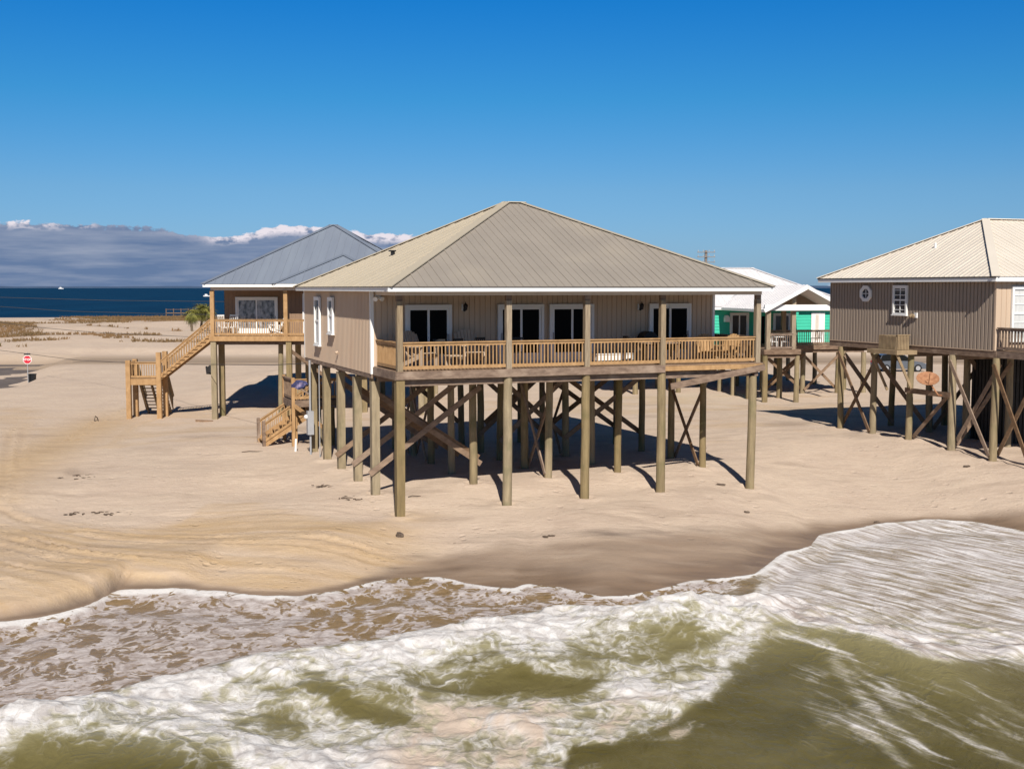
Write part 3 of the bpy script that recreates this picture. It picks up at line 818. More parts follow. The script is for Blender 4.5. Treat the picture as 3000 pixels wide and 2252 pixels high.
    Lw = I([(-200, 1660), (0, 1650), (100, 1622), (300, 1616), (480, 1630), (560, 1675), (640, 1770), (1150, 1770), (1215, 1655), (1235, 1596), (1330, 1588), (1400, 1570), (1470, 1535), (1540, 1485), (1590, 1425), (1660, 1392), (1750, 1378), (1850, 1380), (1950, 1405), (2040, 1430), (2120, 1440), (2211, 1440)])
    lsoft = 14 + 30 * sstep(620, 400, u) + 34 * sstep(1440, 1580, u)
    white = sstep(-10, 26, vv - B) * sstep(-lsoft, lsoft, Lw - vv + 30 * nz + 16 * nzl)
    band = np.exp(-((vv - B - 42) / 34) ** 2)
    foam = white * (0.49 + 0.28 * band + 0.40 * nz + 0.55 * nzl + 0.10 * sstep(1490, 1560, v) * sstep(600, 760, u))
    shallow = sstep(30, -12, vv - B)
    streak = 0.5 * sstep(-16, 10, vv - B)
    right = sstep(1480, 1700, u)
    # hollows of green water inside the breaker
    hol = np.zeros(X.shape)
    for cu, cv, ru, rv, k, tl in ((1165, 1460, 150, 18, .95, 0.0), (1050, 1412, 130, 15, .3, -.05), (775, 1512, 130, 22, .95, .20), (930, 1462, 90, 14, .35, 0), (1290, 1362, 90, 12, .25, 0), (1420, 1392, 120, 16, .25, 0), (1500, 1440, 90, 26, .35, -.2),
                                  (560, 1535, 140, 20, .35, -.1), (300, 1555, 140, 22, .35, -.1), (620, 1450, 120, 12, .35, -.1), (1180, 1400, 100, 10, .2, 0), (1960, 1340, 80, 10, .5, .1), (2110, 1370, 90, 16, .6, .1), (1820, 1320, 60, 9, .45, .1)):
        du = (u - cu); dv = (vv + 34 * nz + 30 * nzl - cv) - tl * du
        hol = np.maximum(hol, k * np.exp(-((du / ru) ** 2 + (dv / rv) ** 2) ** 1.4))
    foam = foam * (1 - hol)
    # swash: lace over the wet sand, thinner to the middle
    dens = I([(-200, .62), (0, .60), (200, .63), (420, .60), (640, .58), (760, .51), (900, .46), (1000, .38), (1150, .30), (1300, .32), (1480, .46), (1600, .6), (2211, .6)]) + 0.10 * np.exp(-((u - 600 - (v - 1330) * .6) / 60) ** 2)
    swl = dens - 0.09 + 0.34 * nzl + 0.25 * sstep(1.3, 0.2, sd)
    foam = np.maximum(foam, (1 - white) * shallow * swl * (1 - right))
    # bright lip of foam along the edge of the run-up
    lipw = 0.16 + 0.16 * sstep(700, 300, u) + 0.22 * nz
    lipw = lipw + 0.30 * fbm(X / .5, Y / .5, 141, 3)
    lip = sstep(lipw + 0.22, lipw - 0.02, sd) * sstep(-0.02, 0.05, sd) * np.clip(0.75 + 1.6 * fbm(X / 1.1, Y * 0, 143, 3), 0, 1)
    foam = np.maximum(foam, lip * I([(-200, .35), (0, .35), (215, .45), (260, 1.0), (560, .95), (640, .85), (760, 1.0), (1120, 1.0), (1300, .8), (1500, .8), (2211, .85)]))
    # right: combed foam running back down the beach
    rs = (0.56 + 0.35 * nzl) * sstep(1560, 1680, u + 30 * nz) * sstep(-5, 20, I([(1500, 1300), (1700, 1330), (1900, 1350), (2000, 1372), (2211, 1400)]) - vv + 10 * nz)
    rs = rs * (sd > -0.05)
    foam = np.maximum(foam, rs); streak = np.maximum(streak, sstep(1540, 1700, u + 30 * nz))
    shallow = shallow * (1 - 0.4 * right)
    crest_pts = [(1230, 1338), (1300, 1332), (1450, 1336), (1560, 1322), (1700, 1345), (1800, 1368), (1900, 1398), (1980, 1424), (2040, 1440)]
    crest = [W(a, c, 0.15) for a, c in crest_pts]
    dc = seg_dist(X, Y, crest)
    foam = np.maximum(foam, 0.8 * np.exp(-((dc + 0.35 * nz) / 0.42) ** 2))
    for pts, w, k in (([(1690, 1385), (1760, 1400), (1830, 1428)], .20, .62), ([(1800, 1430), (1860, 1500), (1930, 1560), (2000, 1612), (2080, 1655)], .26, .5), ([(1830, 1450), (2000, 1545), (2100, 1592), (2211, 1645)], .22, .46),
                      ([(1850, 1560), (1905, 1592), (1960, 1640)], .16, .55), ([(2000, 1372), (2100, 1402), (2211, 1432)], .45, .55), ([(2120, 1540), (2200, 1585)], .16, .5), ([(1780, 1400), (1900, 1470), (1960, 1520)], .25, .4), ([(2060, 1470), (2211, 1540)], .2, .38), ([(1960, 1500), (2211, 1600)], .16, .36),
                      ([(1200, 1600), (1260, 1640), (1290, 1665)], .25, .5), ([(560, 1600), (620, 1660)], .25, .5), ([(1330, 1588), (1450, 1580), (1500, 1550)], .18, .5)):
        wp = [W(a, c, 0.1) for a, c in pts]
        foam = np.maximum(foam, (0.64 + 0.5 * nzl) * k * np.exp(-((seg_dist(X, Y, wp) + 0.22 * nz) / w) ** 2))
    faint = (0.10 + 0.50 * nzl) * sstep(1640, 1760, u) * sstep(10, 60, v - I([(1600, 1330), (1750, 1350), (1900, 1395), (2040, 1440), (2211, 1470)]))
    foam = np.maximum(foam, faint)
    sandy = sstep(760, 900, u) * sstep(1620, 1450, u) * sstep(1470, 1520, v)
    inframe = sstep(20.4, 19.0, Y)
    foam = foam * (1 - inframe) + inframe * np.clip(0.35 + 0.9 * fbm(X / 4, Y / 3, 120, 4), 0, .7) * sstep(-40, 10, Y) * 0.6
    # swell
    gnd = ground_z(X, Y, detail=False)
    hb = 0.36 * np.exp(-np.where(v > B + 24, (v - B - 24) / 60, (v - B - 24) / 22) ** 2) * (1 - right)
    yc = np.interp(X, [p[0] for p in crest], [p[1] for p in crest])
    oc = Y - yc                                                 # + landward of the crest
    hc = 0.42 * np.exp(-np.where(oc > 0, oc / 0.7, oc / 2.6) ** 2) * sstep(1150, 1500, u) * sstep(2250, 1950, u)
    hl = 0.30 * np.exp(-np.where(v < 1590, (v - 1590) / 45, (v - 1590) / 90) ** 2) * sstep(700, 350, u)
    hg = 0.22 * np.exp(-(((u - 1180) / 170) ** 2 + ((v - 1430) / 26) ** 2)) + 0.22 * np.exp(-(((u - 770) / 150) ** 2 + ((v - 1490) / 30) ** 2))
    rough = foam * white * (0.42 * nz + 0.24 * nz2) + 0.05 * nzl + 0.03 * nz
    sea = 0.02 + hb + hc + hl + hg + rough
    film = gnd + np.where(sd < 0, np.clip(sd * 0.4, -0.7, 0), np.clip(sd * 0.05, 0, 0.035)) + 0.012 * lip
    t = sstep(0.6, 3.2, sd)
    Z = film * (1 - t) + np.maximum(sea, gnd + 0.03) * t
    Z = np.where(sd < -1.5, gnd - 0.4, Z)
    Z = np.where(Y < 14, 0.3 * fbm(X / 9, Y / 6, 130, 3), Z)
    o, me = grid_mesh('surf_water', xs, ys, Z, m)
    attr(me, 'foam', np.clip(foam, 0, 1)); attr(me, 'shallow', np.clip(shallow, 0, 1)); attr(me, 'streak', np.clip(streak, 0, 1)); attr(me, 'sandy', np.clip(sandy, 0, 1)); attr(me, 'lip', np.clip(lip * 0.9, 0, 1))
    lift = np.clip(hc * 1.7 + 0.5 * white + hl * 0.5, 0, 1) * (1 - 0.8 * hol) * (0.75 + nzl)
    attr(me, 'lift', np.clip(lift, 0, 1))
    tag(o, kind='structure')
make_surf()

# road and side street
mb = MB(); xs_ = np.linspace(-44, 300, 40)
for x0, x1 in zip(xs_[:-1], xs_[1:]):
    mb.add([(x0, 121.5, .80), (x1, 121.5, .80), (x1, 127.5, .80), (x0, 127.5, .80)], [(0, 1, 2, 3)])
M['sandroad'] = mat('sand covered asphalt', (0.40, 0.30, 0.21), (0.30, 0.22, 0.155), 0.9, 0.12, (0.3, 1, 1))
tag(mb.build('road', M['sandroad']), kind='structure')
mb = MB()
mb.add([(-56, 92, .06), (-38.6, 92, .06), (-48.6, 129, .06), (-66, 129, .06)], [(0, 1, 2, 3)])
M['asphalt'] = mat('dusty asphalt', (0.17, 0.135, 0.115), (0.11, 0.09, 0.08), 0.85, 0.5)
tag(mb.build('side_street', M['asphalt']), kind='structure')
# ------------------------------------------------------------------ the main beach house
FZ = 5.45                                   # its deck level
EZ = HC + 0.03                              # roof edge
def wz(a, b):                               # sand height at house coordinates
    p = main_w(a, b); return gz(p[0], p[1])

def sliding_door(parent, a0, a1, y, z0, z1, pane, frame, flip=1, handle=True):
    """door in a wall facing -y of the house frame: outer casing, two framed leaves"""
    f = MB(); t = 0.10; d0 = y - 0.10
    f.box(a0, a0 + t, d0, y, z0, z1); f.box(a1 - t, a1, d0, y, z0, z1); f.box(a0 + t, a1 - t, d0, y, z1 - t, z1)
    f.box(a0 + t, a1 - t, d0, y, z0, z0 + 0.06)
    o = f.build('sliding_door', frame, parent)
    mid = (a0 + a1) / 2
    for i, (x0, x1, dy) in enumerate(((a0 + t, mid + 0.05, 0.03), (mid - 0.05, a1 - t, 0.0))):
        if flip < 0: dy = 0.03 - dy
        s = 0.085; yy0 = d0 + 0.012 + dy; yy1 = yy0 + 0.035
        lf = MB(); zb = z0 + 0.065; zt = z1 - t - 0.003
        lf.box(x0 + .002, x0 + s, yy0, yy1, zb, zt); lf.box(x1 - s, x1 - .002, yy0, yy1, zb, zt)
        lf.box(x0 + s, x1 - s, yy0, yy1, zt - s, zt); lf.box(x0 + s, x1 - s, yy0, yy1, zb, zb + 0.30)
        lo = lf.build('door_leaf', frame, o)
        MB().box(x0 + s, x1 - s, yy0 + 0.012, yy1 - 0.01, zb + 0.30, zt - s).build('pane', pane, o)
    if handle:
        hx = a1 - t - 0.05 if flip > 0 else a0 + t + 0.05
        MB().box(hx - 0.02, hx + 0.02, d0 - 0.045, d0 + 0.011, z0 + 0.85, z0 + 1.1).build('handle', M['grey'], o)
    return o

def sash_window(parent, side, b0, b1, z0, z1, x, pane, lower=None, grid=0, frame=None):
    """window in a wall; side 'L' faces -x at x, side 'F' faces -y at y=x"""
    frame = frame or M['white']
    def bx(mb, s0, s1, d0, d1, za, zb):
        if side == 'L': mb.box(x - d1, x - d0, s0, s1, za, zb)
        else: mb.box(s0, s1, x - d1, x - d0, za, zb)
    t = 0.10; f = MB()
    bx(f, b0, b0 + t, 0, .09, z0, z1); bx(f, b1 - t, b1, 0, .09, z0, z1); bx(f, b0 + t, b1 - t, 0, .09, z1 - t * 1.4, z1); bx(f, b0 + t, b1 - t, 0, .09, z0, z0 + t * .8)
    zm = (z0 + z1) / 2
    o = f.build('window', frame, parent)
    s = MB(); bx(s, b0 - .03, b1 + .03, 0, .13, z0 - .05, z0 - .002); s.build('sill', frame, o)
    r = MB(); bx(r, b0 + t, b1 - t, .02, .065, zm - .035, zm + .035); 
    for k in range(1, grid + 1):
        zz = z0 + (z1 - z0) * k / (grid + 1)
        if abs(zz - zm) > .1: bx(r, b0 + t, b1 - t, .032, .055, zz - .014, zz + .014)
    if grid: bx(r, (b0 + b1) / 2 - .014, (b0 + b1) / 2 + .014, .031, .056, z0 + t, zm - .036); bx(r, (b0 + b1) / 2 - .014, (b0 + b1) / 2 + .014, .031, .056, zm + .036, z1 - t)
    r.build('sash', frame, o)
    p = MB(); bx(p, b0 + t, b1 - t, .012, .03, zm + .0, z1 - t); p.build('pane', pane, o)
    p = MB(); bx(p, b0 + t, b1 - t, .012, .03, z0 + .07, zm - .0); p.build('pane', lower or pane, o)
    return o

def wall_lamp(parent, a, y, z, m=None):
    mb = MB()
    mb.cyl((a, y - .03, z - .09), (a, y - .05, z - .09), .06, n=8)
    mb.beam((a, y - .04, z + .02), (a, y - .16, z + .10), .02, .02)
    mb.cyl((a, y - .17, z - .10), (a, y - .17, z + .07), .055, .085, 8)
    mb.cyl((a, y - .17, z + .07), (a, y - .17, z + .15), .10, .02, 8)
    mb.cyl((a, y - .17, z + .15), (a, y - .17, z + .20), .015, .015, 6)
    o = mb.build('wall_lamp', m or M['black'], parent)
    MB().box(a - .11, a - .055, y - .05, y - .028, z - .11, z + .12).build('back_plate', M['vinyl'], o)
    return o

def pile(parent, a, b, z0, z1, r=0.145, square=False, m=None, lean=(0, 0)):
    mb = MB()
    if square:
        mb.beam((a, b, z0), (a + lean[0], b + lean[1], z1), r * 1.9, r * 1.9, up=(0, 1, 0))
    else:
        r = r * random.uniform(.93, 1.09)
        mb.cyl((a + random.uniform(-.06, .06), b + random.uniform(-.06, .06), z0), (a + lean[0], b + lean[1], z1), r * 1.06, r * .94, 14, 5, .012)
    return mb.build('pile', m or M['pile'], parent, smooth=False)

def brace(parent, p, q, m=None, w=0.05, h=0.2, up=(0, 0, 1)):
    return MB().beam(p, q, w, h, up).build('cross_brace', m or M['brace'], parent)

def build_main():
    H = empty('beach_house', (_O.x, _O.y, 0), _th)
    tag(H, 'tan house on tall piles nearest the surf, with broad hipped roof and long front porch', 'house')
    wa0, wa1, wb0, wb1 = -0.229, 13.51, 2.77, 13.9
    # ---- walls: core and grooved siding
    w = MB(); w.box(wa0 + .02, wa1 - .02, wb0 + .02, wb1 - .02, 5.24, HC - 0.10)
    siding(w, (wa0, wb0), (wa0, wb1), 5.20, HC - .10, (-1, 0), .203, .05, .03, .012)
    siding(w, (wa0, wb0), (wa1, wb0), 5.462, HC - .10, (0, -1), .203, .04, .022, .012)
    siding(w, (wa1, wb0), (wa1, wb1), 5.20, HC - .10, (1, 0), .203, .05, .03, .012)
    siding(w, (wa0, wb1), (wa1, wb1), 5.20, HC - .10, (0, 1), .203, .05, .03, .012)
    wall = w.build('wall', M['siding'], H)
    t = .10
    for x0, x1, y0, y1 in ((wa0 - .02, wa0 + t, wb0 - .035, wb0 + t - .02), (wa0 - .02, wa0 + t - .04, wb1 - t, wb1 + .03), (wa1 - t + .03, wa1 + .03, wb0 - .035, wb0 + t - .03)):
        MB().box(x0, x1, y0, y1, 5.19, HC - .12).build('corner_trim', M['white'], wall)
    # ---- roof
    a0, a1, b0, b1 = -0.58, 13.98, -0.68, 14.12
    ro = hip_roof(H, a0, a1, b0, b1, 6.45, 7.12, 6.93, EZ, HC + 3.37, (M['roof_tan'], M['roof_lit_tone'], M['roof_tan'], M['roof_tan']), step=.305, capmat=M['roof_lit_tone'])
    v = MB(); v.box(-.06, .06, -.09, .09, 0, .16); v.box(-.14, .10, -.13, .13, .16, .21)
    vt = v.build('roof_vent', M['black'], ro[1]); vt.location = (2.05, 7.9, EZ + 3.34 * (2.05 - a0) / (6.45 - a0) - .02)
    f = MB(); th = .03; zb, zt = HC - .125, HC + .012
    f.box(a0 + .02, a1 - .02, b0 + .02, b0 + .02 + th, zb, zt); f.box(a0 + .02, a1 - .02, b1 - .02 - th, b1 - .02, zb, zt)
    f.box(a0 + .02, a0 + .02 + th, b0 + .052, b1 - .052, zb, zt); f.box(a1 - .05, a1 - .02, b0 + .052, b1 - .052, zb, zt)
    f.build('fascia', M['white'], H)
    e = MB(); e.box(a0 - .01, a1 + .01, b0 - .012, b0 + .018, zt + .003, EZ + .012); e.box(a0 - .012, a0 + .018, b0 + .02, b1, zt + .003, EZ + .012); e.box(a1 - .018, a1 + .012, b0 + .02, b1, zt + .003, EZ + .012)
    e.build('roof_edge', M['cap_dark'], ro[0])
    s = MB(); s.box(a0 + .053, a1 - .053, b0 + .053, b1 - .053, HC - .098, HC - .075); s.build('soffit', M['soffit'], H)
    # ---- porch beam, posts
    bm_ = MB(); bm_.box(-.13, 13.84, -.075, .075, HC - .252, HC - .10); bm_.box(-.07, .07, .08, wb0 - .04, HC - .252, HC - .10); bm_.box(13.64, 13.78, .08, wb0 + .0, HC - .252, HC - .10)
    bm_.build('porch_beam', M['frieze'], H)
    posts = [0.0, 3.839, 6.77, 9.747, 13.71]
    for i, a in enumerate(posts):
        zc = HC - .255
        p = MB(); p.box(a - .095, a + .095, -.10, .10, FZ - .02, zc - .18); p.build('porch_post', M['postwood'], H)
        c = MB(); c.box(a - .105, a + .105, -.07, .07, zc - .178, zc); c.build('post_cap', M['oldwood'], H)
    # ---- deck
    d = MB(); nb = 19; step = (wb0 - .04 + .12) / nb
    for i in range(nb): d.box(-.12, 13.85, -.12 + i * step, -.12 + i * step + step - .008, FZ - .038, FZ)
    d.build('deck_floor', M['deck'], H)
    r = MB(); r.box(-.16, 9.80, -.175, -.124, 5.185, FZ - .005); r.box(-.175, -.124, -.12, wb0 - .04, 5.17, FZ - .005); r.box(13.86, 13.91, -.12, wb0, 5.185, FZ - .005)
    for bb in (2.62, 5.5, 8.0, 10.5, 13.0): r.box(-.05, 13.55, bb - .07, bb + .07, 4.93, 5.165)
    r.box(-.02, 13.6, .05, .15, 4.95, 5.18)
    for k in range(24): r.box(.25 + k * .58, .29 + k * .58, .155, 2.54, 5.17, FZ - .042)
    r.box(13.55, 13.70, -.12, .30, 4.96, 5.18)
    r.build('rim_beam', M['oldwood'], H)
    r = MB(); r.box(9.803, 13.88, -.17, -.124, 5.235, FZ - .045); r.build('rim_board', M['newwood'], H)
    MB().beam((13.92, -.23, 5.29), (9.98, -.25, 4.68), .045, .225).build('fallen_rim_board', M['oldwood'], H)['label'] = 'loose weathered board hanging down at a slant below the deck edge'
    fl = MB(); fl.box(wa0 + .05, wa1 - .05, wb0 + .05, wb1 - .05, 5.165, 5.22)
    for k in range(22): fl.box(.2 + k * .6, .24 + k * .6, wb0 + .1, wb1 - .1, 5.0, 5.163)
    fl.box(wa0 + .0, wa0 + .05, wb0 - .02, wb1, 5.04, 5.195)
    fl.build('floor_frame', M['oldwood'], H)
    # ---- railings
    for i in range(4):
        mb = MB(); rail(mb, (posts[i] + .10, 0), (posts[i + 1] - .10, 0), FZ - .0)
        mb.build('railing', M['newwood'], H)
    mb = MB(); rail(mb, (0, .10), (0, wb0 - .03), FZ, .1); mb.build('railing', M['newwood'], H)
    mb = MB(); rail(mb, (13.71, .10), (13.71, wb0 + .35), FZ, .12); mb.build('railing', M['brace'], H)
    # ---- doors, lamps, windows
    y = wb0 - .045
    for a_, b_, fl_ in ((.99, 2.71, 1), (4.47, 6.28, -1), (6.51, 8.31, -1), (10.63, 12.44, 1)):
        sliding_door(H, a_, b_, y, FZ + .01, 7.60, M['pane'], M['vinyl'], fl_)
    wall_lamp(H, 3.22, wb0, 7.5); wall_lamp(H, 10.28, wb0, 7.48)
    fls = MB()
    fls.cyl((wa0 + .22, wb0 - .05, 7.86), (wa0 + .12, wb0 - .2, 7.80), .07, .085, 8); fls.cyl((wa0 + .30, wb0 - .05, 7.86), (wa0 + .38, wb0 - .2, 7.80), .07, .085, 8)
    fls.box(wa0 + .17, wa0 + .36, wb0 - .06, wb0 - .03, 7.84, 7.96)
    fls.build('flood_light', M['white'], H)
    sash_window(H, 'L', 10.50, 11.45, 5.86, 7.83, wa0 - .035, M['pane_grey'], M['curtain'])
    sash_window(H, 'L', 8.14, 8.96, 6.41, 7.83, wa0 - .035, M['pane_grey'], M['curtain'])
    MB().cyl((wa0 - .04, 7.58, 5.73), (wa0 - .14, 7.58, 5.70), .05, .05, 8).build('wall_vent', M['siding'], H)
    # ---- piles
    rows = [0.0, 3.0, 5.5, 8.1, 10.6, 13.2]
    for i, a in enumerate(posts):
        sq = i == 0
        aa = a - (.28 if i == 4 else .05)
        mb = pile(H, aa + .03, 0.02, wz(aa, 0) - .8, 5.18 if i != 4 else 4.955, .15, sq, lean=((.02, .0) if i < 4 else (.10, .0)))
    for b in rows[1:]:
        for a in (-.05, 3.62, 6.66, 9.55, 13.2):
            pile(H, a, b, wz(a, b) - .8, 4.93, .15 if a < 0 else .14, a < 0)
    # ---- bracing, set just off the pile faces
    for b in (3.0, 5.5, 8.1):
        brace(H, (-.3, b - .19, 1.66), (3.85, b - .19, 4.62)); brace(H, (-.15, b + .19, 4.62), (4.0, b + .19, 1.75))
    MB().beam((-.1, 3.25, 4.55), (3.9, 3.25, 1.95), .09, .28).build('cross_brace', M['brace'], H)
    for b in (8.1, 10.6):
        for a_, c_ in ((6.66, 9.55), (9.55, 13.2)):
            brace(H, (a_ - .1, b - .19, 1.9), (c_ + .1, b - .19, 4.6)); brace(H, (a_ - .1, b + .19, 4.6), (c_ + .1, b + .19, 1.9))
    for a, b_, c_ in ((6.66, 3.0, 5.5), (3.62, 8.1, 10.6), (13.2, 3.0, 5.5), (9.55, 8.1, 10.6), (3.62, 10.6, 13.2)):
        brace(H, (a - .18, b_, 1.25), (a - .18, c_, 4.6), h=.15); brace(H, (a + .18, b_, 4.6), (a + .18, c_, 1.25), h=.15)
    brace(H, (9.6, 10.4, 4.7), (6.8, 10.4, 2.4)); brace(H, (3.7, 13.0, 4.6), (6.5, 13.0, 2.2))
    # ---- stairs and landing at the back of the left side
    g = wz(-1.5, 16.6)
    L0 = 3.2; lx0, lx1, ly0, ly1 = -.52, 1.6, 15.2, 17.3
    ld = MB(); ld.box(lx0, lx1, ly0, ly1, L0 - .04, L0); ld.box(lx0 - .03, lx1, ly0 - .05, ly0 - .003, L0 - .30, L0 - .01); ld.box(lx0 - .053, lx0 - .003, ly0 - .05, ly1, L0 - .33, L0 - .01)
    ld.build('stair_landing', M['oldwood'], H)
    mb = MB(); rail(mb, (lx0 + .02, ly0), (lx1, ly0), L0, .15); mb.build('railing', M['newwood'], H)
    mb = MB(); rail(mb, (lx0, ly0 + .06), (lx0, ly1), L0, .11); mb.build('railing', M['brace'], H)
    for x_, y_ in ((lx0, ly0), (lx0, ly1), (lx1, ly0)):
        MB().box(x_ - .07, x_ + .07, y_ - .07, y_ + .07, wz(x_, y_) - .5, L0 + 1.02).build('landing_post', M['newwood'], H)
    st = MB(); xb, xt = -1.75, 1.3; zb_, zt_ = g, 3.1
    for yy in (15.75, 17.05):
        st.beam((xb, yy, zb_ + .05), (xt, yy, zt_), .05, .26)
    ns = 10
    for k in range(ns):
        t = (k + .5) / ns; st.box(xb + (xt - xb) * t - .15, xb + (xt - xb) * t + .13, 15.78, 17.02, zb_ + (zt_ - zb_) * t + .08, zb_ + (zt_ - zb_) * t + .12)
    st.build('stairs', M['newwood'], H)
    for yy in (15.7, 17.1):
        mb = MB(); rail(mb, (xb + .05, yy), (xt, yy), (zb_ + .12, zt_ + .1), .17, .92); mb.build('railing', M['newwood'], H)
        MB().box(xb - .06, xb + .07, yy - .07, yy + .07, zb_ - .4, zb_ + 1.12).build('newel_post', M['oldwood'], H)
    MB().box(-.40, -.27, 15.53, 15.66, zb_ - .5, zb_ + 2.6).build('newel_post', M['newwood'], H)
    MB().beam((-.45, 15.1, 2.95), (.62, 13.3, 2.0), .06, .16).build('landing_brace', M['newwood'], H)
    for x_, y_ in ((.55, 14.9), (1.2, 15.1)):
        pile(H, x_, y_, wz(x_, y_) - .5, 2.87, .14)
    # ---- meter mast on the left side
    mz = MB(); mz.cyl((-.36, 12.35, 1.0), (-.36, 12.35, 5.15), .045, n=8)
    ms = mz.build('conduit', M['grey'], H)
    MB().box(-.50, -.24, 12.2, 12.5, 2.0, 3.0).build('meter_box', M['grey'], H)
    mc = MB(); mc.cyl((-.58, 12.35, 2.75), (-.50, 12.35, 2.75), .10, n=10); mc.cyl((-.62, 12.35, 2.75), (-.58, 12.35, 2.75), .075, n=10)
    mc.build('meter_dial', M['vinyl'], H)
    MB().cyl((-.26, 11.0, 1.0), (-.26, 11.0, 5.0), .02, n=8).build('water_pipe', M['grey'], H)
    return H
main_house = build_main()

# ------------------------------------------------------------------ left neighbour (square to the view)
def build_left():
    H = empty('beach_house', (-17.1, 69.5, 0), 0)
    tag(H, 'brown house with blue grey roof and outside staircase, behind the tan house on the left', 'house')
    fz = 5.45; ez = HC + .21
    Wd = 12.2; Dp = 13.6; wy = 2.2; jog = 4.05
    g = lambda x, y: gz(-17.1 + x, 69.5 + y)
    w = MB(); w.box(.22, Wd - .1, wy + .02, Dp - .02, 5.2, ez - .14)
    siding(w, (.2, wy), (jog, wy), fz, ez - .14, (0, -1), .25, .03, .012, .012)
    w.box(jog, Wd - .1, 1.35, wy + .01, fz + .01, ez - .14)
    siding(w, (jog, 1.34), (Wd - .1, 1.34), fz, ez - .14, (0, -1), .25, .03, .012, .012)
    siding(w, (.2, wy), (.2, Dp), 5.2, ez - .14, (-1, 0), .25, .03, .012, .012)
    w.build('wall', M['siding_warm'], H)
    x0, x1, y0, y1 = -.42, Wd + .35, -.45, Dp + .4
    ro = hip_roof(H, x0, x1, y0, y1, 5.85, 6.1, 6.9, ez, 12.08, (M['roof_grey'],) * 4, step=.45, capmat=M['roof_grey'])
    # lower hip over the projecting bay
    mb = MB(); bx0, bx1, by0 = 3.62, 10.7, -.62; rx = (bx0 + bx1) / 2; D = 3.4; Hh = 1.72
    hip_face(mb, (bx0, by0, 0), (1, 0, 0), (0, 1, 0), bx1 - bx0, rx - bx0, rx - bx0 + .01, D, ez + .012, Hh, .45)
    for sgn, xx in ((1, bx0), (-1, bx1)):
        mb.add([(xx, by0, ez + .012), (rx, by0 + D, ez + .012 + Hh), (rx, by0 + D + 4, ez + .012 + Hh), (xx, by0 + 4.5, ez + .012)], [(0, 1, 2, 3)])
    mb.build('bay_roof', M['roof_grey'], H)
    cp = MB()
    for xx in (bx0, bx1): cp.beam((xx, by0, ez + .03), (rx, by0 + D, ez + .04 + Hh), .3, .035)
    cp.build('ridge_cap', M['roof_grey'], H)
    f = MB(); f.box(x0 + .02, bx0 - .005, y0 + .02, y0 + .05, ez - .17, ez - .01); f.box(bx0 + .02, bx1, by0 + .02, by0 + .05, ez - .165, ez + .0); f.box(x0 + .02, x0 + .05, y0 + .052, y1, ez - .17, ez - .01); f.box(bx1 + .01, x1 - .02, y0 + .02, y0 + .05, ez - .17, ez - .01)
    f.build('fascia', M['white'], H)
    s = MB(); s.box(x0 + .053, x1 - .05, y0 + .053, y1 - .05, ez - .138, ez - .12); s.build('soffit', M['soffit'], H)
    b = MB(); b.box(-.05, Wd, -.08, .08, ez - .36, ez - .142); b.build('porch_beam', M['frieze'], H)
    for x in (0.02, 4.2, 8.2, Wd - .1):
        MB().box(x - .11, x + .11, -.11, .11, fz - .0, ez - .362).build('porch_post', M['newwood'], H)
    d = MB(); d.box(-.12, Wd, -.12, wy, fz - .05, fz); d.build('deck_floor', M['newwood'], H)
    r = MB(); r.box(-.16, Wd, -.18, -.123, 5.17, fz - .01); r.box(-.16, -.123, -.12, Dp, 5.17, fz - .01); r.build('rim_beam', M['newwood'], H)
    r = MB()
    for yy in (.3, 3.0, 6.5, 10, 13.2): r.box(0, Wd - .1, yy - .08, yy + .08, 4.95, 5.19)
    r.box(.1, Wd - .2, wy, Dp, 5.191, 5.199); r.build('floor_frame', M['oldwood'], H)
    for xa, xb in ((.13, 4.09), (4.31, 8.09), (8.31, Wd - .2)):
        mb = MB(); rail(mb, (xa, 0), (xb, 0), fz, .13); mb.build('railing', M['newwood'], H)
    for x in (.05, 4.35, 8.3, 11.9):
        for yy in ((.05, 3.0, 6.5, 10, 13.2) if x > 1 else (.05, 1.9)):
            pile(H, x, yy, g(x, yy) - .6, 5.16 if yy < 1 else 4.94, .16, True)
    pile(H, 3.72, .9, g(3.7, .9) - .6, 4.94, .14)
    brace(H, (4.4, .3, 4.6), (6.4, 2.9, 2.6)); brace(H, (8.3, 3.2, 4.7), (11.9, 3.2, 1.6)); brace(H, (4.35, 6.3, 4.6), (8.3, 6.3, 1.6))
    dw = MB
    o = sliding_door(H, .86, 3.34, wy - .02, fz + .01, 7.66, M['pane_pattern'], M['white'], 1, True)
    sliding_door(H, 4.95, 6.4, 1.31, fz + .01, 7.86, M['pane_green'], M['vinyl'], 1, False)
    # --- upper flight, landing, lower flight
    L0 = 3.02; lx0, lx1 = -4.85, -3.1; ly0, ly1 = -.02, 1.25
    st = MB()
    for yy in (ly0 + .05, ly1 - .1):
        st.beam((lx1 - .1, yy, L0 - .05), (-.14, yy, fz - .12), .05, .28)
    ns = 12
    for k in range(ns):
        t = (k + .5) / ns; x = lx1 + (-.14 - lx1) * t; z = L0 + (fz - L0) * t
        st.box(x - .16, x + .14, ly0 - .06, ly1 - .05, z - .03, z + .015)
    st.build('stairs', M['newwood'], H)
    for yy in (ly0, ly1 - .05):
        mb = MB(); rail(mb, (lx1 + .05, yy), (-.12, yy), (L0 + .0, fz - .0), .14, .98); mb.build('railing', M['newwood'], H)
    ld = MB(); ld.box(lx0, lx1, ly0, ly1, L0 - .04, L0); ld.box(lx0 - .02, lx1, ly0 - .06, ly0 - .003, L0 - .36, L0 - .045); ld.box(lx0 - .05, lx0 - .003, ly0, ly1, L0 - .36, L0 - .045)
    ld.build('stair_landing', M['newwood'], H)
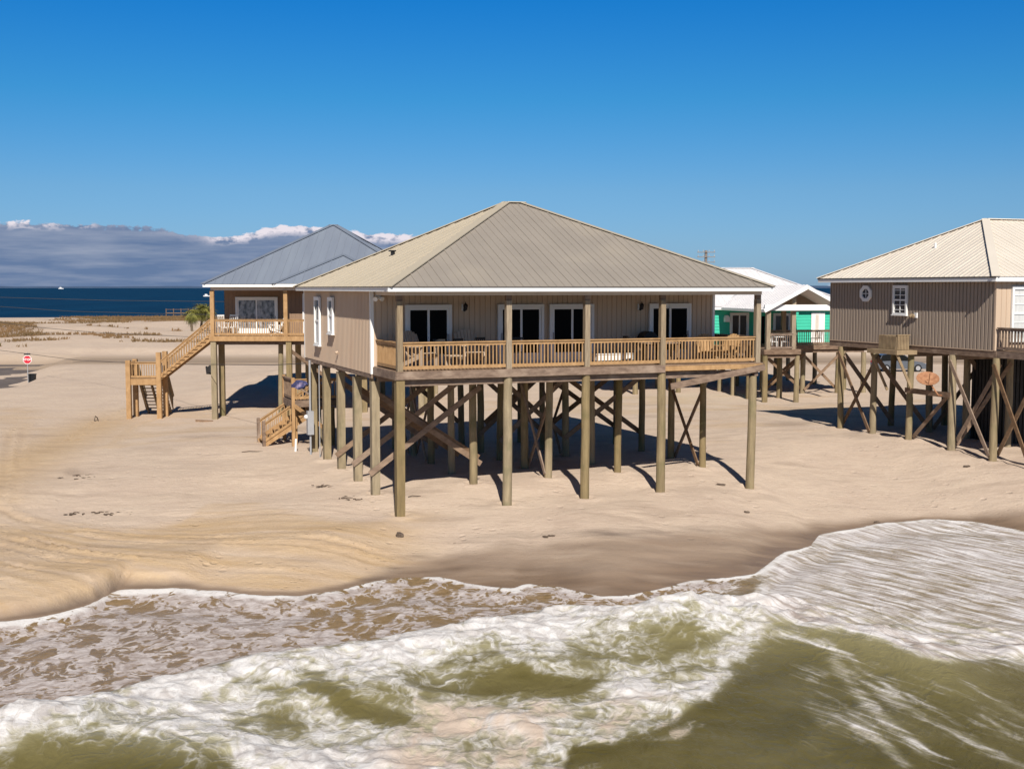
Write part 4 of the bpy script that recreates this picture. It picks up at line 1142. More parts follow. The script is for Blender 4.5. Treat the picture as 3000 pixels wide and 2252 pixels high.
    mb = MB(); rail(mb, (lx0 + .15, ly0), (lx1 - .1, ly0), L0, .13); mb.build('railing', M['newwood'], H)
    mb = MB(); rail(mb, (lx0, ly0 + .1), (lx0, ly1), L0, .13); mb.build('railing', M['newwood'], H)
    for x, y, zt in ((lx0, ly0, L0 + 1.05), (lx1, ly0, L0 + 1.5), (lx0, ly1, L0 + 1.05), (lx1, ly1, L0 + 1.5)):
        MB().box(x - .13, x + .13, y - .13, y + .13, g(x, y) - .5, zt).build('landing_post', M['newwood'], H)
    st = MB(); yb = ly1 + 1.7; zb = g(-4, yb)
    for x in (lx0 + .25, (lx0 + lx1) / 2, lx1 - .2):
        st.beam((x, ly1, L0 - .2), (x, yb, zb + .0), .06, .26)
    for k in range(11):
        t = (k + .5) / 11; st.box(lx0 + .2, lx1 - .15, ly1 + (yb - ly1) * t - .13, ly1 + (yb - ly1) * t + .14, L0 + (zb - L0) * t + .0, L0 + (zb - L0) * t + .045)
    st.build('stairs', M['palewood'], H)
    for x in (lx0 + .1, lx1 - .05):
        mb = MB(); rail(mb, (x, ly1 + .1), (x, yb), (L0 - .1, zb + .1), .15, .95); mb.build('railing', M['palewood'], H)
    return H
left_house = build_left()

# ------------------------------------------------------------------ right neighbour
_R0 = Vector((19.53, 49.2, 0)); _rth = R(20.5)
def right_w(a, b): return (_R0.x + a * math.cos(_rth) - b * math.sin(_rth), _R0.y + a * math.sin(_rth) + b * math.cos(_rth))
def build_right():
    H = empty('beach_house', (_R0.x, _R0.y, 0), _rth)
    tag(H, 'brown house with cream roof and eight sided window, on piles at the right edge', 'house')
    g = lambda a, b: gz(*right_w(a, b))
    Dp = 11.23; Wd = 12.5; zb, zt = 5.68, 8.52; ez = HC + .45
    w = MB(); w.box(.02, Wd, .02, Dp - .02, zb + .02, zt)
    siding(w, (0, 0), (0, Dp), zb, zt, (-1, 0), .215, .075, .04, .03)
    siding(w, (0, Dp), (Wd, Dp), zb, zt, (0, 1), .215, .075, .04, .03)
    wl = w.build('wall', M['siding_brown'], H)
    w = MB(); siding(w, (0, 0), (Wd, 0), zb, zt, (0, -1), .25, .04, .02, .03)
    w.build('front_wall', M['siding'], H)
    c = MB(); c.box(-.045, .06, -.045, .06, zb - .02, zt); c.box(-.045, .05, .055, Dp, zb - .04, zb - .003); c.build('corner_trim', M['siding'], wl)
    x0, x1, y0, y1 = -.42, Wd + .4, -.42, 11.75
    hip = hip_roof(H, x0, x1, y0, y1, 4.32, 8.4, 5.6, ez, 11.31, (M['roof_cream'],) * 4, step=.30, capmat=M['roof_cream'])
    e = MB(); e.box(x0 - .01, x0 + .02, y0, y1, ez - .055, ez + .004); e.build('roof_edge', M['cap_dark'], hip[0])
    f = MB(); f.box(x0 + .012, x0 + .04, y0 + .052, y1 - .02, ez - .20, ez - .058); f.box(x0 + .02, x1, y0 + .02, y0 + .05, ez - .20, ez - .01); f.build('fascia', M['white'], H)
    s = MB(); s.box(x0 + .043, x1 - .05, y0 + .053, y1 - .03, ez - .17, ez - .15); s.build('soffit', M['soffit'], H)
    v = MB().cyl((0, 0, 0), (0, 0, .28), .05, n=8).build('vent_pipe', M['white'], hip[0])
    vb, va = 6.15, 2.0
    v.location = (va, vb, ez + (11.31 - ez) * (va - x0) / (4.32 - x0) - .05)
    # eight sided window
    oc = MB(); cb, cz = 8.39, 7.93
    def octa(r, rz): return [(cb + r * math.cos(R(22.5 + 45 * k)), cz + rz * math.sin(R(22.5 + 45 * k))) for k in range(8)]
    def ring(mb, o, i, xa, xb):
        vs = [(xa, *p) for p in o] + [(xa, *p) for p in i] + [(xb, *p) for p in o] + [(xb, *p) for p in i]
        fs = []
        for k in range(8):
            j = (k + 1) % 8
            fs += [(k, j, 8 + j, 8 + k), (16 + k, 24 + k, 24 + j, 16 + j), (k, 16 + k, 16 + j, j), (8 + k, 8 + j, 24 + j, 24 + k)]
        mb.add(vs, fs)
    ring(oc, octa(.45, .40), octa(.27, .23), -.10, -.028)
    ow = oc.build('octagonal_window', M['white'], H)
    gl = MB(); gl.prism(octa(.275, .235), -.05, -.035, 'yz'); gl.build('pane', M['pane_grey'], ow)
    mu = MB(); mu.box(-.065, -.051, cb - .27, cb + .27, cz - .014, cz + .014); mu.box(-.067, -.0525, cb - .014, cb + .014, cz - .23, cz + .23); mu.build('muntin', M['white'], ow)
    sash_window(H, 'L', 5.40, 6.38, 7.0, 8.31, -.03, M['pane_grey'], M['pane_grey'], grid=5)
    sash_window(H, 'F', .72, 2.5, 6.05, 8.27, -.035, M['curtain'], M['curtain'], grid=5)
    lm = MB(); lm.cyl((-.04, 5.05, 7.0), (-.15, 5.12, 6.93), .10, .07, 8); lm.cyl((-.04, 4.95, 7.0), (-.15, 4.86, 6.93), .08, .06, 8); lm.build('flood_light', M['palewood'], H)
    MB().box(-.10, -.03, 4.72, 4.90, 6.88, 7.10).build('meter_box', M['vinyl'], H)
    # piles and beams
    fr = MB(); fr.box(-.02, .10, -.1, Dp, zb - .30, zb - .045); fr.box(.1, Wd, .0, .12, zb - .30, zb - .02)
    for b in (2.45, 5.1, 7.7, 10.3): fr.box(-.1, Wd, b - .08, b + .08, zb - .52, zb - .305)
    fr.box(.12, Wd, .13, Dp - .05, zb - .06, zb - .005)
    for k in range(18): fr.box(.5 + k * .62, .54 + k * .62, .15, Dp - .1, zb - .29, zb - .065)
    fr.build('floor_frame', M['oldwood'], H)
    for b in (-.12, 2.45, 5.12, 7.68, 10.3):
        for a in (0.0, 3.1, 6.2, 9.3, 12.2):
            pile(H, a, b, g(a, b) - .7, zb - .31, .15)
    for b in (-2.3,):
        for a in (.2, 3.2, 6.3, 9.3): pile(H, a, b, g(a, b) - .7, zb - .45, .15)
    for (b0_, b1_) in ((7.68, 10.3), (-.12, 2.45), (-2.3, -.12)):
        z0_ = g(0, (b0_ + b1_) / 2) + .15
        brace(H, (-.2, b0_ + .05, z0_), (-.2, b1_ - .05, zb - .55), h=.17); brace(H, (.2, b0_, zb - .55), (.2, b1_, z0_ + .1), h=.17)
    z0_ = g(0, 3) + .2
    brace(H, (.2, 5.1, z0_ + .0), (.2, 2.6, zb - 1.8), h=.17)
    brace(H, (-.02, 7.5, zb - .7), (2.9, 7.5, g(2.9, 7.5) + .3)); brace(H, (.1, 10.1, zb - .7), (3.0, 10.1, z0_)); brace(H, (3.0, 2.3, zb - .7), (.2, 2.3, z0_)); brace(H, (3.1, 4.9, zb - .7), (6.1, 4.9, z0_)); brace(H, (6.2, 7.4, zb - .7), (3.2, 7.4, z0_))
    MB().box(-.21, -.16, 2.3, 5.25, 3.55, 3.78).build('tie_board', M['oldwood'], H)
    en = MB()
    for k in range(26): en.box(3.4 + k * .22, 3.56 + k * .22, 3.1, 3.14, g(5, 4) - .3, zb - .6)
    for k in range(9): en.box(3.38, 3.42, 3.2 + k * .22, 3.36 + k * .22, g(5, 4) - .3, zb - .6)
    en.box(3.45, 9.0, 3.16, 5.2, g(5, 5) - .3, zb - .7)
    en.build('storage_enclosure', M['dark'], H)
    # air conditioner in its slatted box on a bracketed shelf
    sh = MB(); sh.box(-1.05, -.05, 4.75, 6.75, 5.40, 5.46); sh.box(-1.06, -.03, 4.70, 4.75, 5.27, 5.46); sh.box(-1.11, -1.055, 4.70, 6.80, 5.27, 5.46)
    sh.build('equipment_shelf', M['palewood'], H)
    bx = MB(); bx.box(-.72, -.14, 5.17, 6.43, 5.47, 6.08)
    for k in range(8): bx.box(-.76 + k * .08, -.71 + k * .08, 5.105, 5.165, 5.475, 6.10)
    for k in range(13): bx.box(-.785, -.725, 5.2 + k * .096, 5.255 + k * .096, 5.475, 6.10)
    bx.box(-.79, -.10, 5.09, 5.17, 6.103, 6.14)
    bx.build('slatted_box', M['palewood'], H)
    for b in (4.85, 6.65):
        brace(H, (-.98, b, 5.27), (-.06, b, 3.55), M['palewood'], .05, .12)
    # dish on an arm
    dm = MB(); n = 18
    c = Vector((-.52, 3.35, 4.33)); ax = Vector((-.35, -.62, .70)).normalized(); ux = ax.cross(Vector((0, 0, 1))).normalized(); uy = ux.cross(ax)
    vs = []; fs = []
    for rr, dd in ((0, -.085), (.24, -.055), (.42, .0)):
        for k in range(n):
            t = 2 * math.pi * k / n; vs.append(c + ax * dd + ux * (rr * math.cos(t) * 1.15) + uy * (rr * math.sin(t) * .9))
    o_ = len(vs)
    for rr, dd in ((.42, -.02), (.24, -.08), (0, -.11)):
        for k in range(n):
            t = 2 * math.pi * k / n; vs.append(c + ax * dd + ux * (rr * math.cos(t) * 1.15) + uy * (rr * math.sin(t) * .9))
    for r_ in range(5):
        for k in range(n):
            j = (k + 1) % n; fs.append((r_ * n + k, r_ * n + j, (r_ + 1) * n + j, (r_ + 1) * n + k))
    dm.add(vs, fs); dish = dm.build('satellite_dish', M['rust'], H); dish['label'] = 'rusty orange satellite dish on a short arm'
    ar = MB(); ar.cyl(c - ax * .08, (-.28, 2.95, 3.62), .035, n=8); ar.cyl((-.28, 2.95, 3.62), (-.05, 2.6, 3.62), .035, n=8); ar.cyl(c + uy * -.3, c + ax * .5 + uy * -.15, .02, n=6)
    ar.build('dish_arm', M['rust'], dish)
    # front deck
    dz = 5.66
    d = MB(); d.box(.02, Wd, -2.5, -.06, dz - .05, dz); d.build('deck_floor', M['deck'], H)
    r = MB(); r.box(.0, .05, -2.5, -.06, dz - .28, dz - .005); r.box(.0, Wd, -2.56, -2.505, dz - .28, dz - .005); r.build('rim_beam', M['oldwood'], H)
    mb = MB(); rail(mb, (.04, -2.5), (.04, -.12), dz, .16, .95, .06); mb.build('railing', M['oldwood'], H)
    mb = MB(); rail(mb, (.1, -2.5), (Wd, -2.5), dz, .16, .95, .06); mb.build('railing', M['oldwood'], H)
    return H
right_house = build_right()

# ------------------------------------------------------------------ green house behind
_G0 = Vector((15.66, 75.0, 0)); _gth = R(10)
def green_w(a, b): return (_G0.x + a * math.cos(_gth) - b * math.sin(_gth), _G0.y + a * math.sin(_gth) + b * math.cos(_gth))
def build_green():
    H = empty('beach_house', (_G0.x, _G0.y, 0), _gth)
    tag(H, 'seafoam green house with white roofs and gabled porch, far behind on the right', 'house')
    g = lambda a, b: gz(*green_w(a, b))
    fz = 4.4; ez = 6.92; wy = 8.0
    w = MB(); w.box(-7.5, 9.2, wy + .02, wy + 11, fz - .15, ez - .03)
    n = 12; hh = (ez - fz) / n                                   # lapped boards
    for k in range(n):
        z0 = fz - .1 + k * hh
        w.add([(-7.5, wy - .02, z0), (9.2, wy - .02, z0), (9.2, wy + .012, z0 + hh), (-7.5, wy + .012, z0 + hh), (-7.5, wy + .015, z0), (9.2, wy + .015, z0)], [(0, 1, 2, 3), (0, 4, 5, 1)])
    w.build('wall', M['siding_green'], H)
    hip_roof(H, -8.0, 9.8, wy - .5, wy + 11.5, -2.0, 4.2, wy + 5.5, ez + .02, 9.62, (M['roof_white'],) * 4, step=.45, capmat=M['roof_white'])
    f = MB(); f.box(-8, -.2, wy - .48, wy - .45, ez - .2, ez + .0); f.box(5.5, 9.8, wy - .48, wy - .45, ez - .2, ez + .0); f.build('fascia', M['white'], H)
    # porch gable
    gm = 2.52; gp = 8.37; ez2 = 6.90; hw = 2.65
    mb = MB()
    for sg in (-1, 1):
        e0 = gm + sg * (hw + .12); z0 = ez2 - .03
        mb.add([(e0, -.35, z0), (gm, -.35, gp), (gm, wy + 3.2, gp), (e0, wy + 3.2, z0), (e0, -.35, z0 - .05), (gm, -.35, gp - .06), (gm, wy + 3.2, gp - .06), (e0, wy + 3.2, z0 - .05)],
               [(0, 1, 2, 3), (7, 6, 5, 4), (0, 4, 5, 1), (2, 6, 7, 3), (0, 3, 7, 4)])
        for k in range(20):
            yy = -.2 + k * .45
            mb.beam((e0, yy, z0 + .012), (gm, yy, gp + .012), .04, .025, up=(0, 1, 0))
    mb.build('porch_roof', M['roof_white'], H)
    f = MB()
    for sg in (-1, 1):
        f.beam((gm + sg * (hw + .15), -.38, ez2 - .13), (gm + sg * .0, -.38, gp - .14), .04, .2)
        f.box(*sorted((gm + sg * (hw + .09), gm + sg * (hw + .13))), -.3, wy - .5, ez2 - .2, ez2 - .07)
    f.build('fascia', M['white'], H)
    cl = MB(); cl.prism([(gm - hw + .1, ez2 + .02), (gm + hw - .1, ez2 + .02), (gm, gp - .12)], 3.0, 3.08, 'xz'); cl.build('gable_panel', M['soffit'], H)
    b = MB(); b.box(gm - hw, gm + hw, -.08, .1, ez2 - .10, ez2 + .26); b.build('porch_beam', M['white'], H)
    for a, y, zt in ((.13, .05, ez2 - .103), (1.92, .4, 7.75), (3.4, 5.5, 8.1), (gm + hw - .1, .05, ez2 - .103)):
        MB().box(a - .13, a + .13, y - .13, y + .13, fz - .3, zt).build('porch_post', M['postwood'], H)
    d = MB(); d.box(-.1, 2.2, -.1, wy, fz - .05, fz); d.box(2.201, 9.5, 5.4, wy, fz - .05, fz); d.build('deck_floor', M['deck'], H)
    r = MB(); r.box(-.12, 2.2, -.16, -.103, fz - .3, fz - .0); r.box(-.16, -.103, -.1, wy, fz - .3, fz); r.box(2.203, 2.26, -.1, 5.34, fz - .3, fz); r.box(2.2, 9.5, 5.34, 5.397, fz - .3, fz)
    r.build('rim_beam', M['oldwood'], H)
    fr = MB()
    for yy in (.1, 2.9, 5.6, 8.2, 11, 14, 17): fr.box(-.05 if yy < 8 else -7, 2.2 if yy < 5 else 9.2, yy - .08, yy + .08, fz - .52, fz - .303)
    fr.box(-7.4, 9.1, wy + .1, wy + 10.9, fz - .3, fz - .153); fr.build('floor_frame', M['oldwood'], H)
    for p, q in (((.28, 0), (1.8, .1)), ((2.15, .4), (2.15, 5.3)), ((3.55, 5.45), (9.4, 5.45)), ((2.25, 5.45), (3.25, 5.45))):
        mb = MB(); rail(mb, p, q, fz, .15, 1.0, .04); mb.build('railing', M['oldwood'], H)
    for a, b_ in ((.0, .1), (2.1, .1), (0, 2.9), (2.1, 2.9), (0, 5.6), (2.1, 5.6), (4.9, 5.6), (7.4, 5.6), (9.2, 5.6), (-3, 8.2), (0, 8.2), (3, 8.2), (6, 8.2), (9, 8.2), (-6, 8.2), (-6, 13), (-3, 13), (0, 13), (3, 13), (6, 13), (9, 13), (-3, 18), (3, 18), (9, 18)):
        pile(H, a, b_, g(a, b_) - .5, fz - .305 if b_ < 5 else fz - .53, .17)
    for x0_, x1_, yy in ((2.1, 4.9, 5.6), (4.9, 7.4, 5.6), (3, 6, 8.2)):
        brace(H, (x0_, yy - .22, 1.4), (x1_, yy - .22, 3.8), h=.17); brace(H, (x0_, yy + .22, 3.8), (x1_, yy + .22, 1.4), h=.17)
    def inwall(u0, v0, u1, v1):
        res = []
        for u_, v_ in ((u0, v0), (u1, v1)):
            r_ = ray(u_, v_); c_, s_ = math.cos(_gth), math.sin(_gth)
            # point with local b = wy
            k = (wy + (_G0.x * -s_ + _G0.y * c_)) / (-s_ * r_[0] + c_ * r_[1])
            X_, Y_ = r_[0] * k - _G0.x, r_[1] * k - _G0.y
            res.append((X_ * c_ + Y_ * s_, HC + r_[2] * k))
        return res
    for u0, v0, u1, v1, pn in ((2138, 916, 2192, 980, 'pane_brown'), (2264, 917, 2315, 980, 'pane_brown')):
        (a_, z1_), (b__, z0_) = inwall(u0, v0, u1, v1)
        sliding_door(H, a_, b__, wy - .03, fz + .02, z1_, M[pn], M['vinyl'], 1, False)
    (a_, z1_), (b__, z0_) = inwall(2376, 915, 2414, 980)
    fdr = MB(); fdr.box(a_, b__, wy - .09, wy - .03, fz + .01, z1_); dr = fdr.build('front_door', M['white'], H)
    il = MB(); il.box(a_ + .3, b__ - .45, wy - .105, wy - .091, fz + .2, z1_ - .15); il.build('louvre_panel', M['frieze'], dr)
    (a_, z1_), (b__, z0_) = inwall(2231, 926, 2239, 980)
    MB().box(a_, b__, wy - .07, wy - .03, fz + .01, z1_).build('side_door', M['pane'], H)
    (a_, z1_), _u = inwall(2127, 932, 2130, 940)
    lm = MB(); lm.box(a_ - .18, a_ + .18, wy - .32, wy - .03, z1_ - .25, z1_ - .02); lm.prism([(a_ - .2, z1_ - .02), (a_ + .2, z1_ - .02), (a_ + .05, z1_ + .2), (a_ - .12, z1_ + .2)], wy - .33, wy - .04, 'xz'); lm.build('wall_lamp', M['vinyl'], H)
    return H
green_house = build_green()
# ------------------------------------------------------------------ furniture on the porches
def adirondack(m, s=1.0):
    t = empty('adirondack_chair', (0, 0, 0))
    sm = MB()
    for k in range(6): sm.box(-.26, .26, -.36 + k * .105, -.27 + k * .105, .40 - k * .025, .425 - k * .025)
    sm.build('seat', m, t)
    b = MB(); n = 7
    for k in range(n):
        x = -.27 + k * .09; top = 1.02 - .9 * (x + .0) ** 2 * 1.6
        fx = 1.12
        b.add([(x - .038, .18, .32), (x + .038, .18, .32), ((x + .038) * fx, .48, top), ((x - .038) * fx, .48, top), (x - .038, .205, .32), (x + .038, .205, .32), ((x + .038) * fx, .505, top), ((x - .038) * fx, .505, top)],
              [(0, 1, 2, 3), (7, 6, 5, 4), (0, 4, 5, 1), (1, 5, 6, 2), (2, 6, 7, 3), (3, 7, 4, 0)])
    b.build('backrest', m, t)
    for sg in (-1, 1):
        MB().beam((sg * .34, -.42, .60), (sg * .34, .40, .57), .13, .028).build('armrest', m, t)
        MB().beam((sg * .31, -.34, 0), (sg * .31, -.34, .585), .09, .03, up=(1, 0, 0)).build('leg', m, t)
        MB().beam((sg * .285, -.36, .36), (sg * .285, .52, .03), .028, .12).build('leg', m, t)
    t.scale = (s, s, s)
    return t
def plain_chair(m, name='dining_chair', seat_h=.46, top=.95, w=.44):
    t = empty(name, (0, 0, 0)); h = w / 2
    MB().box(-h, h, -h, h, seat_h - .04, seat_h).build('seat', m, t)
    b = MB()
    for k in range(5):
        x = -h + .03 + k * (w - .06) / 4; b.beam((x, h - .02, seat_h), (x, h + .07, top), .025, .02)
    b.beam((-h, h + .07, top), (h, h + .07, top), .03, .07); b.build('backrest', m, t)
    for sx in (-1, 1):
        for sy in (-1, 1):
            MB().beam((sx * (h - .02), sy * (h - .02), 0), (sx * (h - .03), sy * (h - .03), seat_h - .042), .04, .04).build('leg', m, t)
    return t
def place(o, w3, rz, label, cat, group=None):
    o.location = w3; o.rotation_euler = (0, 0, rz)
    tag(o, label, cat, group); return o
def on_main(a, b, z=FZ + .002): return main_w(a, b, z)
c0 = adirondack(M['tan_plastic'], 1.24)
place(c0, on_main(1.25, 1.75), _th + R(28), 'tan slatted lounge chair turned sideways beside the corner porch post of the tan house', 'chair', 'tan slatted chairs on the porch')
c1 = copy_tree(c0)
place(c1, on_main(3.12, 1.8), _th, 'tan slatted lounge chair facing the sea below the wall lamp', 'chair', 'tan slatted chairs on the porch')
wood_ch = adirondack(M['newwood'], 1.0)
place(wood_ch, on_main(12.3, 1.2), _th - R(20), 'orange wooden lounge chair near the last glass door, left of its twin', 'chair', 'wooden chairs at the porch end')
w2 = copy_tree(wood_ch)
place(w2, on_main(13.05, 1.0), _th - R(60), 'orange wooden lounge chair tight against the far end railing of the porch', 'chair', 'wooden chairs at the porch end')
d0 = plain_chair(M['dark'])
place(d0, on_main(1.95, 1.6), _th + R(150), 'black chair in front of the first glass door', 'chair', 'black chairs on the porch')
for a, b, rz, lb in ((2.5, 1.9, 200, 'black chair left of the sea facing tan lounge chair'), (3.75, 2.0, 20, 'black chair right of the sea facing tan lounge chair'), (5.0, 2.2, 170, 'black chair in front of the second glass door from the left'),
                     (9.35, 1.5, 100, 'black chair at the long wooden table, left side'), (11.3, 1.6, 260, 'black chair at the long wooden table, right side')):
    place(copy_tree(d0), on_main(a, b), _th + R(rz), lb, 'chair', 'black chairs on the porch')
def table(m, L_, W_, h, name='table'):
    t = empty(name, (0, 0, 0)); tp = MB()
    for k in range(6): tp.box(-L_ / 2, L_ / 2, -W_ / 2 + k * W_ / 6, -W_ / 2 + (k + 1) * W_ / 6 - .01, h - .04, h)
    tp.build('tabletop', m, t)
    for sx in (-1, 1):
        for sy in (-1, 1): MB().box(sx * (L_ / 2 - .08) - .035, sx * (L_ / 2 - .08) + .035, sy * (W_ / 2 - .08) - .035, sy * (W_ / 2 - .08) + .035, 0, h - .042).build('leg', m, t)
    return t
place(table(M['brace'], 1.4, .75, .74), on_main(10.35, 1.35), _th, 'long brown wooden table on the porch of the tan house', 'table')
place(table(M['tan_plastic'], .5, .5, .45), on_main(2.2, 1.0), _th, 'small tan side table between the porch chairs', 'table')
t = empty('storage_bench', on_main(8.95, 2.35), _th); tag(t, 'low white storage bench against the porch wall', 'bench')
MB().box(-.75, .75, -.2, .2, .06, .28).build('chest', M['white'], t); MB().box(-.78, .78, -.23, .23, .283, .32).build('lid', M['white'], t)
for sx in (-1, 1): MB().box(sx * .65 - .05, sx * .65 + .05, -.15, .15, 0, .058).build('foot', M['white'], t)
# grill
t = empty('barbecue_grill', on_main(10.35, 2.25), _th); tag(t, 'black barbecue grill with rounded lid between the right wall lamp and door', 'grill')
lid = [(-.34 + .68 * k / 10, .82 + .30 * max(0.001, math.sin(math.pi * k / 10)) ** .6) for k in range(11)]
MB().prism([(-.34, .80)] + lid + [(.34, .80)], -.26, .26, 'xz').build('lid', M['black'], t)
MB().box(-.32, .32, -.24, .24, .60, .797).build('firebox', M['black'], t)
MB().box(-.62, -.36, -.2, .2, .76, .79).build('shelf', M['dark'], t); MB().box(.36, .62, -.2, .2, .76, .79).build('shelf', M['dark'], t)
for sx in (-1, 1):
    for sy in (-1, 1): MB().box(sx * .28 - .025, sx * .28 + .025, sy * .2 - .025, sy * .2 + .025, 0, .598).build('leg', M['black'], t)

# left house porch: white rocking chairs
def rocker(m):
    t = plain_chair(m, 'rocking_chair', .45, 1.12, .52)
    for sx in (-1, 1):
        pts = [(sx * .24, -.42 + .12 * k, -.02 + .11 * ((-.42 + .12 * k) / .45) ** 2) for k in range(9)]
        curve_obj('rocker', pts, .022, m, t)
        MB().beam((sx * .28, -.28, .68), (sx * .28, .26, .68), .06, .03).build('armrest', m, t)
        MB().beam((sx * .27, -.24, .44), (sx * .27, -.24, .665), .035, .035).build('arm_post', m, t)
    return t
rk = rocker(M['white'])
place(rk, (at_y(650, 975, 70.4).x, 70.5, 5.475), R(35), 'white rocking chair by the left corner post of the porch with new orange rails', 'chair', 'white rocking chairs')
place(copy_tree(rk), (at_y(677, 975, 70.9).x, 71.0, 5.475), R(-15), 'white rocking chair just in front of the left frame of the reflective glass door', 'chair', 'white rocking chairs')
la = adirondack(M['white'], .98)
place(la, (at_y(806, 975, 70.6).x, 70.8, 5.455), R(-70), 'white slatted lounge chair in front of the wall right of the reflective glass door', 'chair')

# green house porch furniture
pc = plain_chair(M['white'], 'garden_chair', .44, .88, .55)
gp = [(2262, 76.6, 30, 'white garden chair on the green house porch, left of the table'), (2306, 76.8, -40, 'white garden chair on the green house porch, right of the table')]
for i, (u_, Y_, rz, lb) in enumerate(gp):
    o = pc if i == 0 else copy_tree(pc)
    place(o, (at_y(u_, 1000, Y_).x, Y_, 4.403), R(rz), lb, 'chair', 'white garden chairs')
place(table(M['white'], .9, .8, .72), (at_y(2284, 1000, 77.3).x, 77.3, 4.403), R(10), 'white garden table on the green house porch', 'table')
gd = plain_chair(M['dark'], 'garden_chair', .44, .92, .55)
place(gd, (at_y(2388, 1000, 82.0).x, 81.7, 4.403), R(200), 'dark garden chair beside the white louvred door', 'chair')

# covered round grill on the right hand deck
x_, y_ = right_w(.75, -1.35)
t = empty('kettle_grill', (x_, y_, 5.662)); tag(t, 'black round kettle grill behind the dark railing at the right edge', 'grill')
mb = MB(); n = 14; prof = [(.02, .42), (.22, .45), (.34, .55), (.39, .70), (.36, .86), (.22, .98), (.03, 1.02)]
vs = []; fs = []
for r_, z_ in prof:
    for k in range(n): vs.append((r_ * math.cos(2 * math.pi * k / n), r_ * math.sin(2 * math.pi * k / n), z_))
for j in range(len(prof) - 1):
    for k in range(n): fs.append((j * n + k, j * n + (k + 1) % n, (j + 1) * n + (k + 1) % n, (j + 1) * n + k))
fs += [tuple(range(n - 1, -1, -1)), tuple(range((len(prof) - 1) * n, len(prof) * n))]
mb.add(vs, fs); mb.build('bowl', M['black'], t, True)
for k in range(3):
    a_ = 2.1 * k; MB().cyl((.30 * math.cos(a_), .30 * math.sin(a_), 0), (.2 * math.cos(a_), .2 * math.sin(a_), .46), .018, n=6).build('leg', M['black'], t)
MB().cyl((0, 0, 1.02), (0, 0, 1.07), .05, n=8).build('handle', M['dark'], t)

# ------------------------------------------------------------------ car parked behind
def build_car():
    t = empty('parked_car', (33.1, 104.0, gz(33.1, 104.0) + .02), R(3)); tag(t, 'grey hatchback car parked on the sand beyond the piles of the right hand house', 'car')
    paint, nt, b = nodes('dark grey car paint'); b.inputs['Base Color'].default_value = (.13, .145, .17, 1); b.inputs['Metallic'].default_value = .4; b.inputs['Roughness'].default_value = .3
    low = [(-2.15, .28), (-2.18, .62), (-2.08, .90), (-1.0, .95), (.62, .93), (1.75, .80), (2.10, .66), (2.16, .40), (2.08, .25), (1.75, .25), (1.62, .50), (1.36, .64), (1.08, .50), (.95, .25), (-.98, .25), (-1.1, .50), (-1.38, .64), (-1.64, .50), (-1.78, .25)]
    bd = MB(); bd.prism(low, -.86, .86, 'xz'); body = bd.build('body', paint, t)
    cab_b = [(-2.02, .90), (.75, .935)]; 
    cb = MB(); P = [(-2.04, .905), (-1.72, 1.40), (-1.2, 1.49), (-.2, 1.50), (.2, 1.42), (.95, .94)]
    vs = []
    for yy, k in ((-.82, 1), (.82, 1)):
        for x, z in P:
            ins = .16 * max(0, (z - .92) / .58); vs.append((x, yy - math.copysign(ins, yy), z))
    n = len(P); fs = [tuple(range(n)), tuple(range(2 * n - 1, n - 1, -1))] + [(i, i + n, (i + 1) % n + n, (i + 1) % n) for i in range(n)]
    cb.add(vs, fs); cb.build('windows', M['pane'], t)
    rf = MB(); rf.add([(-1.75, -.66, 1.42), (-1.2, -.67, 1.505), (-.2, -.67, 1.515), (.15, -.66, 1.45), (-1.75, .66, 1.42), (-1.2, .67, 1.505), (-.2, .67, 1.515), (.15, .66, 1.45)], [(0, 1, 5, 4), (1, 2, 6, 5), (2, 3, 7, 6)])
    for sg in (-1, 1):
        for x0, z0, x1, z1 in ((-2.0, .93, -1.7, 1.43), (-.55, .93, -.55, 1.5), (.93, .95, .18, 1.45)): rf.beam((x0, sg * .835, z0), (x1, sg * .685, z1), .06, .05)
    rf.build('roof', paint, t)
    for x in (-1.38, 1.36):
        for sg in (-1, 1):
            w = MB(); w.cyl((x, sg * .70, .32), (x, sg * .88, .32), .32, n=18); tw = w.build('wheel', M['black'], t)
            MB().cyl((x, sg * .881, .32), (x, sg * .895, .32), .20, n=14).build('rim', M['grey'], tw)
    for sg in (-1, 1):
        MB().box(1.98, 2.13, *sorted((sg * .55, sg * .84)), .56, .70).build('headlight', M['vinyl'], t)
        MB().box(-2.17, -2.06, *sorted((sg * .62, sg * .85)), .72, .90).build('tail_light', M['red'], t)
        MB().box(.55, .72, *sorted((sg * .87, sg * 1.0)), .92, 1.04).build('wing_mirror', paint, t)
build_car()

# ------------------------------------------------------------------ poles, signs, wires
p = at_y(2065, 1000, 130)
t = empty('utility_pole', (p.x, 130, .8)); tag(t, 'grey utility pole with three crossarms rising behind the roof of the tan house', 'pole')
M['pole_grey'] = mat('weathered pole', (0.24, 0.21, 0.19), (0.17, 0.15, 0.14), 0.85, 4.0)
MB().cyl((0, 0, -.5), (0, 0, 11.35), .19, .15, 10, 4, .01).build('pole', M['pole_grey'], t)
for z_ in (11.15, 10.65, 10.1):
    MB().box(-.95, .95, -.26, -.16, z_ - .04, z_ + .04).build('crossarm', M['pole_grey'], t)
    for x in (-.85, -.3, .3, .85): MB().cyl((x, -.21, z_ + .062), (x, -.21, z_ + .26), .05, .03, 6).build('insulator', M['grey'], t)

